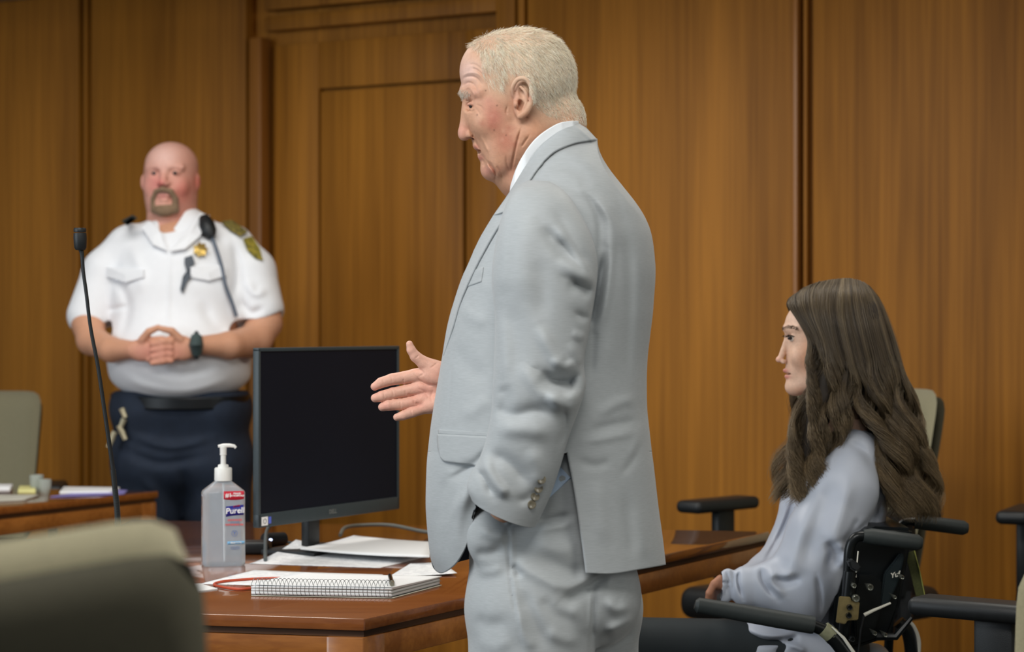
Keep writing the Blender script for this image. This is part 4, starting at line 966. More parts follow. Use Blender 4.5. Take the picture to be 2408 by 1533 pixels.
MB().tube([world([q(462 + 0 * i, 812 + 29 * math.sin(a), 182 + 27 * math.cos(a))], OY)[0] for i, a in enumerate(np.linspace(0, 2 * math.pi, 20))], .008, 8).build('watch_strap', M_black, wt)
for x_ in (336, 520):
    g = G((x_ - 70, 1590, -90), (x_ + 70, 1664, 190), 6); g.u(g.ell((x_, 1640, 60), (46, 30, 120), raw=True)); g.u(g.ell((x_, 1620, -10), (44, 50, 60), raw=True), 14); g.cut((1660.5 - g.y) + 0 * g.x + 0 * g.d)
    V, Qd = nets(g); mesh_np('shoe', world(V, OY), Qd, M_shoe, officer)
# ================================================================= the seated woman (middle plane 4.5 m away)
YW = 4.5; kw = YW / F
woman = empty('person', (.66, 4.5, 0), 'woman with long wavy dark hair in pale blue-grey blouse, seated in black wheelchair, in profile', 'person')
M_blouse = mat('pale_satin_blouse', (180, 186, 199), .42, var=.02, vscale=20, bump=.08, bscale=300, sheen=.2)
M_hairb = mat('brown_hair', (92, 76, 58), .42, attr=True, var=.02, spec=.5)
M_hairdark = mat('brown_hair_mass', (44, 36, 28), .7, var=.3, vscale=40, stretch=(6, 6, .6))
M_slacks = mat('black_slacks', (30, 38, 42), .75, var=.1, vscale=20)
g = G((1800, 650, -110), (2080, 1060, 115), 2.2); h = g.turn(1950, math.radians(-6)); E, C_, U = h.ell, h.cone, g.u
U(E((1962, 766, 0), (94, 90, 78))); U(E((1914, 770, 0), (70, 68, 64)), 20); U(E((1908, 838, 0), (60, 78, 60), ang=8), 24)
for s in (-1, 1):
    U(C_((1874, 908, s * 12), (1938, 880, s * 50), 20, 24), 18); U(E((1880, 838, s * 36), (24, 22, 18)), 14)
    U(C_((1847, 772, s * 8), (1872, 771, s * 42), 8, 9), 8)
U(E((1863, 909, 0), (19, 19, 20)), 10); U(E((1868, 876, 0), (22, 28, 28)), 10)
U(C_((1850, 788, 0), (1836, 836, 0), 5, 7.5), 7); U(E((1830, 845, 0), (8.5, 7.5, 8)), 5)
for s in (-1, 1): U(E((1840, 850, s * 8), (7, 6, 4.5)), 3)
U(E((1848, 872, 0), (9, 6, 14), ang=18), 3.5); U(E((1852, 886, 0), (9, 6, 13), ang=10), 3.5)
for s in (-1, 1):
    g.cut(E((1849, 794, s * 25), (13, 8, 12)), 6); U(E((1863, 795, s * 25), (11, 8.5, 12)), 2.5)
    U(h.chain([(1853, 790, s * 28), (1860, 788, s * 33), (1869, 793, s * 36)], [2.2, 2.6, 2], 1), 1.5)
    g.cut(E((1840, 857, s * 6), (4.5, 2.4, 2.6)), 1.5); g.cut(E((1850, 879, s * 8), (10, 1.1, 14)), 1.2)
U(h.chain([(1950, 880, 0), (1968, 1040, 0)], [54, 62], 0), 22)
V, Qd = nets(g); V = relax(V, Qd, 2, .45)
V = push(V, Qd, [([(1842, 846), (1848, 850), (1850, 858)], 1.8, -1.5), ([(1850, 878), (1858, 880), (1864, 882)], 1.6, -1.5), ([(1850, 800), (1860, 802), (1868, 799)], 1.6, -1.2)])
Vf, Nf = V.copy(), vnormals(V, Qd); Nf *= np.sign((Nf * (Vf - Vf.mean(0))).sum())
WSK = (218, 180, 156)
parts = [(world(V, YW), Qd, shade(V, WSK, [(1890, 850, 24, 30, (214, 160, 132), .5), (1828, 846, 10, 8, (226, 162, 146), .5), (1846, 872, 9, 5, (190, 112, 106), .9), (1850, 886, 9, 5, (196, 118, 110), .9), (1870, 740, 26, 24, (228, 196, 178), .6),
     (1895, 830, 14, 40, (214, 150, 110), .5), (1851, 789, 9, 5, (120, 88, 74), .7), (1885, 920, 26, 10, (206, 150, 120), .5)]))]
g = G((1630, 1320, 60), (1760, 1430, 190), 2.4); U = g.u
for i in range(4): U(g.chain([(1696, 1362 + i * 6, 138 - i * 9), (1680 - i, 1373 + i * 7, 142 - i * 9), (1668 + i * 3, 1394 + i * 6, 142 - i * 9), (1664 + i * 4, 1410 + i * 5, 136 - i * 9)], [10, 9, 8, 6.5], 3), 3)
U(g.chain([(1694, 1360, 126), (1678, 1374, 120), (1668, 1390, 120)], [9, 8, 6.5], 3), 4); U(g.chain([(1692, 1372, 134), (1756, 1374, 138)], [15, 17], 0), 6)
V, Qd = nets(g); V = relax(V, Qd, 1); parts.append((world(V, YW), Qd, np.tile(np.array(lin((176, 124, 98))), (len(V), 1))))
g = G((1380, 980, -160), (2100, 2100, 200), 9); U = g.u
U(g.cone((1975, 1010, 0), (1985, 1080, 0), 60, 80)); U(g.ell((1965, 1240, 0), (75, 190, 90)), 30); U(g.cone((1930, 1520, -40), (1930, 1520, 40), 72, 72), 40)
for s in (-1, 1):
    U(g.chain([(1930, 1530, s * 50), (1480, 1520, s * 70), (1450, 2000, s * 70), (1400, 2070, s * 70)], [60, 44, 34, 22], 10), 20)
    U(g.chain([(1990, 1095, s * 70), (1895, 1370, s * 125), (1740, 1372, s * 120 if s > 0 else -20)], [28, 30, 15], 10), 14)
V, Qd = nets(g); parts.append((world(V, YW), Qd, np.tile(np.array(lin(WSK)), (len(V), 1))))
off = 0; VV, QQ, CC = [], [], []
for v_, q_, c_ in parts: VV.append(v_); QQ.append(q_ + off); CC.append(c_); off += len(v_)
mesh_np('body', np.concatenate(VV), np.concatenate(QQ), M_skin, woman, col=np.concatenate(CC))
for s in (1, -1):
    c = world([hturn(1858, 796, s * 28, 1950, -6)], YW)[0]
    MB().lathe([(r_ * kw, z * kw) for r_, z in [(0.01, -7), (4, -6), (7, -3.5), (8, 0), (7, 3.5), (4, 6), (0.01, 7)]], 18, Matrix.Translation(Vector(c))).build('eyeball', M_eye, woman)
    c = world([hturn(1852, 795, s * 33, 1950, -6)], YW)[0]
    MB().lathe([(r_ * kw, z * kw) for r_, z in [(0.01, -4.4), (4.2, -3.4), (6, 0), (4.2, 3.4), (0.01, 4.4)]], 14, Matrix.Translation(Vector(c))).build('iris', M_iris, woman)
    # brow and lashes
    fx, fy = unq(Vf[:, 0], Vf[:, 1], Vf[:, 2]); tb = np.clip((fx - 1836) / 36, 0, 1); okb = (np.abs(fy - (775 - 6 * np.sin(tb * 2.6))) < 3.4) & (fx < 1874) & (Vf[:, 2] * s > 2) & (fx > 1834)
    pk = RNG.choice(np.nonzero(okb)[0], 520); P0 = Vf[pk] + RNG.uniform(-1.3, 1.3, (520, 3)) + Nf[pk] * .6; Dv = np.tile(np.array([.95, -.12, .2 * s]), (520, 1)) + Nf[pk] * .18 + RNG.normal(0, .08, (520, 3)); Dv /= np.linalg.norm(Dv, axis=1)[:, None]
    Vs, Qs = strand_mesh(P0, Dv, 4, RNG.uniform(4, 7, 520), RNG.uniform(.2, .35, 520)); mesh_np('eyebrow', world(Vs, YW), Qs, M_hairb, woman, col=np.tile(np.array(lin((104, 78, 56))), (len(Vs), 1)))
    n_ = 70; t_ = RNG.random(n_); P0 = np.array([hturn(1846 + a * 18, 792 - 2.5 * math.sin(a * 3), s * (30 + a * 8), 1950, -6) for a in t_]); Dv = np.tile(np.array([-.8, -.1, .25 * s]), (n_, 1)) + RNG.normal(0, .2, (n_, 3)); Dv /= np.linalg.norm(Dv, axis=1)[:, None]
    Vs, Qs = strand_mesh(P0, Dv, 4, RNG.uniform(5, 8, n_), RNG.uniform(.35, .5, n_)); mesh_np('eyelashes', world(Vs, YW), Qs, M_hairb, woman, col=np.tile(np.array(lin((24, 20, 20))), (len(Vs), 1)))
# ---------------------------------------------------------------- blouse
g = G((1680, 985, -170), (2110, 1620, 235), 3.2); U = g.u
U(g.ell((2018, 1075, 20), (62, 66, 92), ang=-20)); U(g.ell((1990, 1210, 0), (92, 170, 104), ang=12), 30); U(g.ell((1930, 1400, 0), (96, 120, 112)), 40)
U(g.chain([(1800, 1500, 30), (1940, 1530, 20)], [78, 86], 10, fd=1.4), 40); U(g.ell((1780, 1560, 60), (70, 60, 90)), 30); U(g.ell((2052, 1545, 30), (40, 32, 70)), 14)
U(g.chain([(1975, 1060, -80), (1895, 1180, -105), (1862, 1290, -100), (1800, 1345, -20), (1745, 1372, 70)], [48, 56, 56, 40, 34], 20), 14)
g2 = G((1680, 985, -170), (2110, 1620, 235), 3.2)
g2.u(g2.chain([(2008, 1062, 78), (1985, 1150, 112), (1940, 1260, 132), (1900, 1350, 142), (1872, 1392, 146)], [52, 74, 84, 80, 58], 30, fd=.8))
g2.u(g2.ell((1900, 1420, 140), (38, 50, 44), ang=-12), 20); g2.u(g2.chain([(1885, 1390, 146), (1820, 1376, 148), (1760, 1380, 142)], [66, 56, 44], 10, fd=.8), 26)
g2.u(g2.ell((1752, 1378, 140), (36, 46, 40)), 8); g2.u(g2.chain([(1712, 1354, 140), (1700, 1366, 144), (1694, 1384, 144), (1704, 1402, 140)], [17, 18, 18, 16], 4), 8)
g.F[...] = smin(g.F, g2.F, 7)
V, Qd = nets(g); V = relax(V, Qd, 2)
BS = [([(1876, 1150), (1850, 1230), (1818, 1290), (1800, 1320)], 6, -16, .3), ([(2095, 1150), (2060, 1215), (2010, 1262), (1970, 1318)], 9, -14), ([(1940, 1270), (1960, 1300), (1948, 1345)], 12, -16), ([(1968, 1270), (1985, 1300), (1975, 1340)], 11, 14), ([(2020, 1215), (2005, 1250), (1975, 1290)], 9, -9),
      ([(1905, 1190), (1870, 1290), (1850, 1380)], 22, 9), ([(1960, 1120), (1920, 1240), (1890, 1340)], 20, -8), ([(2000, 1110), (1975, 1220), (1940, 1310)], 18, 8), ([(1790, 1330), (1796, 1370), (1830, 1410)], 7, -12), ([(1812, 1340), (1816, 1370), (1850, 1408)], 10, 9),
      ([(1738, 1340), (1736, 1370), (1748, 1410)], 4, -12), ([(1810, 1360), (1850, 1368), (1890, 1356)], 12, -11), ([(1800, 1336), (1835, 1352), (1870, 1348)], 12, 9), ([(1920, 1350), (1928, 1400), (1930, 1450)], 6, -8), ([(1990, 1040), (2030, 1060), (2060, 1100)], 10, -7), ([(1985, 1020), (1960, 1060), (1950, 1100)], 8, 7),
      ([(1745, 1490), (1800, 1510), (1870, 1505)], 8, -16), ([(1735, 1470), (1800, 1492), (1880, 1488)], 8, 9), ([(1820, 1500), (1870, 1520), (1900, 1533)], 7, 9), ([(1880, 1490), (1850, 1515), (1820, 1540)], 8, -9), ([(1705, 1340), (1712, 1362), (1706, 1400)], 3.5, -6), ([(1720, 1338), (1726, 1362), (1722, 1400)], 3.5, -5), ([(1690, 1372), (1702, 1370), (1716, 1372)], 3, -5)]
V = push(V, Qd, BS, 1.1)
mesh_np('blouse', world(V, YW), Qd, M_blouse, woman)
g = G((1360, 1400, -150), (2060, 2120, 160), 6); U = g.u
for s in (-1, 1): U(g.chain([(1950, 1545, s * 55), (1480, 1518, s * 74), (1450, 1990, s * 74)], [84, 66, 52], 10), 22)
U(g.ell((1960, 1545, 0), (90, 80, 130)), 30)
V, Qd = nets(g); V = relax(V, Qd, 2); mesh_np('trousers', world(V, YW), Qd, M_slacks, woman)
for s in (-1, 1):
    g = G((1330, 2000, -40), (1520, 2120, 40), 5); g.u(g.ell((1450, 2070, 0), (46, 40, 34), raw=True)); g.u(g.ell((1395, 2088, 0), (60, 22, 32), raw=True), 18); g.cut((2104 - g.y) + 0 * g.x + 0 * g.d)
    V, Qd = nets(g); V[:, 2] += s * 72; mesh_np('shoe', world(V, YW), Qd, M_shoe, woman)
# ---------------------------------------------------------------- long wavy hair
g = G((1840, 650, -130), (2215, 1230, 135), 3.4); U = g.u
U(g.ell((1990, 778, 0), (95, 112, 86))); U(g.ell((1938, 722, 0), (60, 38, 54), ang=-22), 20); U(g.ell((2010, 860, 0), (78, 104, 80)), 30)
U(g.chain([(2050, 900, 0), (2098, 1030, 0), (2135, 1160, 0)], [56, 44, 30], 10, fd=1.3), 30)
U(g.chain([(1945, 880, 78), (1925, 980, 92), (1885, 1110, 98)], [26, 26, 16], 5), 16); U(g.chain([(1945, 880, -78), (1925, 980, -92), (1885, 1110, -98)], [26, 26, 16], 5), 16)
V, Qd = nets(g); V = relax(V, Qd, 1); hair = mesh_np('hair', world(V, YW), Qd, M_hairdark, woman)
GA = [[(1866, 697, 4), (1856, 707, 22), (1857, 722, 38), (1874, 748, 54), (1892, 780, 66), (1906, 815, 76), (1898, 860, 84), (1893, 910, 88), (1880, 980, 92), (1862, 1050, 98), (1850, 1110, 102), (1826, 1178, 102)],
      [(1896, 676, 5), (1884, 690, 34), (1884, 718, 56), (1900, 756, 74), (1920, 800, 86), (1930, 845, 93), (1922, 890, 98), (1912, 945, 104), (1895, 1020, 108), (1880, 1080, 112), (1866, 1130, 112), (1850, 1182, 110)],
      [(1930, 664, 6), (1916, 684, 46), (1914, 718, 70), (1926, 764, 85), (1942, 812, 96), (1952, 860, 102), (1952, 910, 108), (1944, 965, 112), (1925, 1030, 116), (1906, 1085, 118), (1890, 1135, 118), (1876, 1184, 114)],
      [(1960, 659, 7), (1948, 688, 58), (1946, 728, 80), (1956, 780, 92), (1970, 835, 101), (1980, 885, 107), (1980, 935, 112), (1966, 985, 118), (1946, 1035, 121), (1930, 1080, 122), (1914, 1122, 120), (1900, 1160, 118)],
      [(1990, 657, 7), (1986, 690, 64), (1984, 738, 84), (1992, 790, 95), (2004, 845, 103), (2012, 895, 109), (2011, 940, 113), (1996, 980, 118), (1975, 1012, 122), (1962, 1040, 124), (1950, 1068, 122), (1938, 1096, 120)]]
GB = [[(1980, 657, 7), (1976, 690, 64), (1974, 738, 83), (1982, 790, 94), (1995, 845, 102), (2006, 895, 107), (2018, 940, 109), (2038, 985, 110), (2064, 1030, 106), (2078, 1085, 102), (2082, 1140, 98), (2086, 1190, 94)],
      [(2000, 657, 7), (2002, 690, 60), (2008, 738, 79), (2020, 790, 91), (2033, 845, 98), (2044, 895, 102), (2056, 945, 103), (2074, 1000, 101), (2092, 1055, 98), (2104, 1110, 95), (2110, 1165, 92), (2112, 1222, 90)],
      [(2020, 662, 6), (2030, 692, 50), (2040, 738, 68), (2052, 790, 79), (2066, 845, 86), (2078, 900, 89), (2092, 955, 89), (2108, 1010, 87), (2124, 1065, 84), (2136, 1120, 80), (2144, 1170, 77), (2150, 1226, 74)],
      [(2036, 670, 5), (2052, 697, 30), (2068, 738, 44), (2083, 790, 53), (2098, 845, 58), (2112, 900, 60), (2126, 955, 60), (2142, 1010, 58), (2156, 1065, 55), (2168, 1120, 52), (2176, 1170, 49), (2182, 1222, 46)],
      [(2046, 679, 0), (2066, 704, 3), (2084, 742, 5), (2102, 790, 6), (2118, 845, 6), (2134, 900, 6), (2148, 955, 6), (2162, 1010, 6), (2175, 1065, 6), (2186, 1120, 6), (2194, 1165, 6), (2200, 1208, 6)]]
def locks(Gs, n, seed, side=1, nclump=26, m=34):
    r = np.random.default_rng(seed); Gs = np.array([crv(np.array(a_, float), m) for a_ in Gs]); K = len(Gs)
    cl = np.sort(r.random(nclump)); u = r.random(n); cc = np.abs(u[:, None] - cl[None]).argmin(1); uc = cl[cc]
    t = np.linspace(0, 1, m)[None]
    def at(u_):
        s_ = u_ * (K - 1); i = np.minimum(s_.astype(int), K - 2); f = (s_ - i)[:, None, None]; return Gs[i] * (1 - f) + Gs[i + 1] * f
    w_ = np.clip((t - .45) / .5, 0, 1)[..., None] * .62
    Pt = at(u) * (1 - w_) + at(uc) * w_
    low = np.clip((t - .42) / .58, 0, 1) ** 1.2
    ph = (2.4 * np.sin(cl * 8 + seed) + r.normal(0, .45, nclump))[cc][:, None] + r.normal(0, .25, (n, 1)); wl_ = (3.6 + .6 * np.sin(cl * 5) + .2 * r.random(nclump))[cc][:, None]
    amp = (17 + 9 * r.random(nclump))[cc][:, None] * np.clip((t - .34) / .30, 0, 1) ** 1.3
    Pt[..., 0] += amp * np.sin(ph + wl_ * 2 * math.pi * (t - .4)); Pt[..., 2] += 1.1 * amp * np.cos(ph + wl_ * 2 * math.pi * (t - .4)) + r.normal(0, 4, (n, 1)) * np.clip(t * 4, 0, 1)
    j = r.normal(0, 1, (n, 3)); j2 = r.normal(0, 1, (n, 3))
    Pt += j[:, None, :] * (1.2 + 4.5 * low)[..., None] + j2[:, None, :] * (np.sin(t * 9 + ph) * (.5 + 2.0 * low))[..., None]
    cut = r.uniform(.82, 1.0, n) ** .7; tt = t[0][None] * cut[:, None] * (m - 1); i = np.minimum(tt.astype(int), m - 2); f = (tt - i)[..., None]
    Pt = np.take_along_axis(Pt, i[..., None].repeat(3, 2), 1) * (1 - f) + np.take_along_axis(Pt, (i + 1)[..., None].repeat(3, 2), 1) * f
    Pt[..., 2] *= side
    X, Y_, D = q(Pt[..., 0], Pt[..., 1], Pt[..., 2]) if side > 0 else (Pt[..., 0], Pt[..., 1], Pt[..., 2])
    Pt = np.stack([X, Y_, D], -1)
    V, Qs = strands(Pt, r.uniform(.34, .62, n))
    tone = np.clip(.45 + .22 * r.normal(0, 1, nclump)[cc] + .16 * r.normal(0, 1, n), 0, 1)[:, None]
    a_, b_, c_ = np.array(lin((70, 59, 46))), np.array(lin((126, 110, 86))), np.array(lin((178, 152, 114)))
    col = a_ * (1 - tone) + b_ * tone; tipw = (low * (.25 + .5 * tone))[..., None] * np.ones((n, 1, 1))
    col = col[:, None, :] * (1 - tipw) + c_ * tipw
    return V, Qs, np.repeat(col.reshape(-1, 3), 3, axis=0)
for Gs, n, seed, side in ((GA, 5200, 1, 1), (GB, 6800, 2, 1), (GA, 1800, 3, -1), (GB, 2400, 4, -1)):
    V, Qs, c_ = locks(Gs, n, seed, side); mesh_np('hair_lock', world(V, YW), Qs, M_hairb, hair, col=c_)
# ================================================================= wheelchair
wc = empty('wheelchair', (.62, 4.5, 0), 'black wheelchair with round push handles and a bronze bracket under the seated woman', 'wheelchair')
M_foam = mat('black_foam', (46, 52, 52), .55, var=.08, vscale=80, bump=.1, bscale=600)
M_wchair = mat('black_frame', (16, 20, 22), .3, var=.1, vscale=50, metal=.2)
M_bronze = mat('bronze_plate', (150, 134, 92), .4, metal=.6, var=.1, vscale=150)
M_white_s = mat('white_strap', (222, 220, 208), .6, var=.03)
def pt(x, y, Y): return P(x, y, Y)
YN = 4.28
MB().tube([pt(2030, 1260, YN), pt(2048, 1261, YN), pt(2158, 1276, YN), pt(2168, 1277, YN)], [.013, .0165, .0165, .011], 18).build('push_handle', M_foam, wc)
MB().tube([pt(2150, 1226, 4.72), pt(2265, 1241, 4.72), pt(2276, 1242, 4.72)], [.0165, .0165, .011], 18).build('push_handle', M_foam, wc)
MB().tube([pt(2036, 1260, YN), pt(2012, 1264, YN), pt(1998, 1290, YN), pt(1994, 1350, YN), pt(1988, 1470, YN), pt(1984, 1600, YN)], .0105, 12, smooth=30).build('back_post', M_wchair, wc)
MB().tube([pt(2155, 1226, 4.72), pt(2125, 1230, 4.72), pt(2108, 1262, 4.72), pt(2100, 1350, 4.72), pt(2085, 1600, 4.72)], .0105, 12, smooth=30).build('back_post', M_wchair, wc)
b = bmesh.new()
pol = [(2002, 1262), (2050, 1238), (2148, 1242), (2132, 1340), (2116, 1430), (2090, 1500), (1998, 1530), (1960, 1480), (1966, 1380), (1984, 1310)]
f0 = [b.verts.new(pt(x, y, 4.33)) for x, y in pol]; f1 = [b.verts.new(pt(x, y, 4.33) + Vector((0, .34, 0))) for x, y in pol]
b.faces.new(f0); b.faces.new(f1[::-1])
for i in range(len(pol)): b.faces.new((f0[i - 1], f0[i], f1[i], f1[i - 1]))
bmesh.ops.recalc_face_normals(b, faces=b.faces); bmesh.ops.bevel(b, geom=b.edges[:], offset=.008, segments=3, affect='EDGES')
m_ = MB(); m_.add(b); m_.build('back_shell', M_wchair, wc)
def plate(name, poly, Y, t, m, bev=.0015, parent=wc):
    b = bmesh.new(); f0 = [b.verts.new(pt(x, y, Y)) for x, y in poly]; f1 = [b.verts.new(pt(x, y, Y) + Vector((0, t, 0))) for x, y in poly]
    b.faces.new(f0); b.faces.new(f1[::-1])
    for i in range(len(poly)): b.faces.new((f0[i - 1], f0[i], f1[i], f1[i - 1]))
    bmesh.ops.recalc_face_normals(b, faces=b.faces)
    if bev: bmesh.ops.bevel(b, geom=b.edges[:], offset=bev, segments=2, affect='EDGES')
    m_ = MB(); m_.add(b); return m_.build(name, m, parent)
plate('side_plate', [(2018, 1352), (2058, 1352), (2074, 1366), (2070, 1440), (2050, 1500), (2012, 1500), (2008, 1400)], 4.30, .012, M_wchair, .003)
plate('rear_bracket', [(2080, 1348), (2118, 1300), (2128, 1306), (2112, 1370), (2090, 1420), (2068, 1428)], 4.31, .012, mat('satin_black', (44, 54, 58), .3, metal=.4, var=.1), .003)
br = plate('bronze_bracket', [(1974, 1402), (2000, 1404), (2003, 1414), (2022, 1416), (2018, 1458), (1993, 1459), (1988, 1468), (1966, 1464)], 4.224, .006, M_bronze)
for x, y, r_ in ((2013, 1407, 9), (1998, 1428, 7), (1996, 1447, 7), (2046, 1381, 8), (2008, 1377, 6), (2121, 1357, 5), (2104, 1404, 4), (2057, 1489, 5), (2082, 1493, 5), (2004, 1503, 7)):
    M_ = Matrix.Translation(pt(x, y, 4.221)) @ Matrix.Rotation(math.pi / 2, 4, 'X'); k_ = r_ * 4.24 / F
    MB().lathe([(.0001, .003), (k_ * .45, .003), (k_ * .5, .0055), (k_ * .8, .006), (k_, .003), (k_ * 1.05, -.004), (.0001, -.07)], 16, M_).build('bolt', mat('bolt_steel', (120, 122, 112), .3, metal=.8, var=.2) if r_ != 7 else M_wchair, wc)
MB().tube([pt(2000, 1344, 4.245), pt(1994, 1402, 4.245), pt(1984, 1500, 4.25)], [.0125, .0125, .0115], 14).build('armrest_post', M_wchair, wc)
plate('clamp', [(1994, 1318), (2002, 1313), (2024, 1328), (2026, 1338), (2014, 1346), (2000, 1338)], 4.235, .03, M_black, .004)
MB().tube([pt(2018, 1296, 4.26), pt(2012, 1358, 4.24)], [.0012, .0014], 8).build('pin', M_white_s, wc)
MB().tube([pt(2032, 1446, 4.25), pt(2052, 1436, 4.25), pt(2094, 1418, 4.26)], [.0038, .0032, .0022], 8).build('white_cable', M_white_s, wc)
MB().tube([pt(2032, 1446, 4.25), pt(2024, 1480, 4.25), pt(2018, 1540, 4.25)], .0022, 8).build('cable', M_black, wc)
plate('webbing_strap', [(2128, 1302), (2150, 1294), (2162, 1340), (2177, 1410), (2160, 1427), (2144, 1360)], 4.36, .002, mat('olive_webbing', (78, 82, 42), .6, var=.2, vscale=200), .0008)
MB().tube([pt(2150, 1294, 4.358), pt(2162, 1340, 4.358), pt(2177, 1410, 4.358), pt(2160, 1427, 4.358)], .0013, 6).build('strap_binding', mat('yellow_binding', (170, 172, 92), .6, var=.1), wc)
text_obj('lettering', 'Yuf', .014, Matrix.Translation(pt(2104, 1352, 4.298)) @ Matrix.Rotation(math.pi / 2, 4, 'X') @ Matrix.Rotation(.25, 4, 'Z'), M_white_s, wc, shear=.3, bold=.0004)
YA = 4.2
MB().tube([pt(1634, 1421, YA), pt(1642, 1423, YA), pt(1740, 1440, YA), pt(1830, 1456, YA), pt(1908, 1469, YA), pt(1914, 1470, YA)], [.009, .0155, .0172, .0178, .0178, .0168], 20).build('armrest_pad', M_foam, wc)
MB().tube([pt(1910, 1470, YA), pt(1942, 1483, YA)], .0125, 14).build('armrest_tube', M_wchair, wc)
MB().tube([pt(1936, 1478, YA), pt(1958, 1496, YA)], [.0155, .0165], 14).build('armrest_sleeve', mat('beige_sleeve', (136, 136, 108), .5, var=.15, vscale=100), wc)
MB().tube([pt(1955, 1494, YA), pt(1975, 1515, YA), pt(2020, 1585, YA), pt(2035, 1680, YA)], .0165, 16, smooth=16).build('arm_bracket', M_wchair, wc)
MB().tube([pt(1956, 1474, 4.186), pt(1984, 1500, 4.184), pt(2010, 1538, 4.186)], [.0012, .003, .0035], 8).build('tube_highlight', M_white_s, wc)  # highlight along the black tube, modelled as a white line
MB().tube([pt(2132, 1458, 4.45), pt(2148, 1474, 4.45), pt(2160, 1508, 4.45), pt(2158, 1560, 4.45)], .005, 10, smooth=16).build('white_hoop', M_white_s, wc)
MB().tube([pt(2112, 1462, 4.45), pt(2136, 1490, 4.45), pt(2146, 1560, 4.45)], .014, 10, smooth=16).build('rear_frame', M_wchair, wc)
MB().tube([pt(2060, 1497, 4.27), pt(2106, 1497, 4.27), pt(2144, 1452, 4.27)], [.008, .008, .005], 8).build('rear_lever', M_wchair, wc)
cx0 = P(1870, 1640, 4.5)
MB().box((cx0.x, 4.5, .46), (.50, .40, .07), bev=.02, seg=3).build('cushion', M_foam, wc)
MB().box((cx0.x - .28, 4.5, .34), (.10, .30, .03), bev=.01).tube([(cx0.x - .30, 4.36, .33), (cx0.x - .62, 4.40, .10)], .012, 8).tube([(cx0.x - .30, 4.64, .33), (cx0.x - .62, 4.60, .10)], .012, 8).box((cx0.x - .66, 4.5, .075), (.17, .30, .015), bev=.004).build('footrest', M_wchair, wc)
for Yw in (4.19, 4.81):
    xw = P(1805, 0, 4.2).x; M_ = Matrix.Translation((xw, Yw, .305)) @ Matrix.Rotation(math.pi / 2, 4, 'X')
    ring = [(xw + .29 * math.cos(a), Yw, .305 + .29 * math.sin(a)) for a in np.linspace(0, 2 * math.pi, 65)]
    wh = MB().tube(ring, .015, 10, caps=False).build('wheel', M_black, wc)
    mb = MB().tube([(xw, Yw - .03, .305), (xw, Yw + .03, .305)], .025, 14)
    for a in np.linspace(0, 2 * math.pi, 17)[:-1]: mb.tube([(xw, Yw, .305), (xw + .285 * math.cos(a), Yw, .305 + .285 * math.sin(a))], .0016, 5)
    mb.build('spokes', M_steel, wh)
    MB().tube([(cx0.x - .30, 4.5 + (Yw - 4.5) * .7, .06 + .0), (cx0.x - .30, 4.5 + (Yw - 4.5) * .7 + .03, .06)], .06, 20).build('caster', M_black, wc)
    MB().tube([(xw, Yw + (.05 if Yw < 4.5 else -.05), .305), (xw + .02, 4.5 + (Yw - 4.5) * .6, .42), (cx0.x - .28, 4.5 + (Yw - 4.5) * .6, .40), (cx0.x - .30, 4.5 + (Yw - 4.5) * .7, .12)], .013, 10).build('side_frame', M_wchair, wc)
# ================================================================= things on the counsel table
def papers(name, cs, lifts, m, label, group='papers on the courtroom tables', n=14, t=.0006, curl=None, z=TZ, parent=None):
    """sheet whose corners are sighted on the table top; lifts raise the corners"""
    c = [T(x, y, z) for x, y in cs]; V = []
    for j in range(n):
        for i in range(n):
            u, v = i / (n - 1), j / (n - 1)
            p = c[0] * ((1 - u) * (1 - v)) + c[1] * (u * (1 - v)) + c[2] * (u * v) + c[3] * ((1 - u) * v)
            l = lifts[0] * ((1 - u) * (1 - v)) ** 2 + lifts[1] * (u * (1 - v)) ** 2 + lifts[2] * (u * v) ** 2 + lifts[3] * ((1 - u) * v) ** 2
            if curl: l += curl * math.sin(math.pi * u) * math.sin(math.pi * v)
            V.append(p + Vector((0, 0, l + .0006)))
    Qd = grid_quads(n, n); a = np.array(V)
    if np.cross(a[Qd[0][1]] - a[Qd[0][0]], a[Qd[0][2]] - a[Qd[0][0]])[2] < 0: Qd = Qd[:, ::-1]
    o = mesh_np(name, a, Qd, m, parent); md = o.modifiers.new('thickness', 'SOLIDIFY'); md.thickness = t; md.offset = 1
    if parent is None: tag(o, label, 'paper', group)
    return o
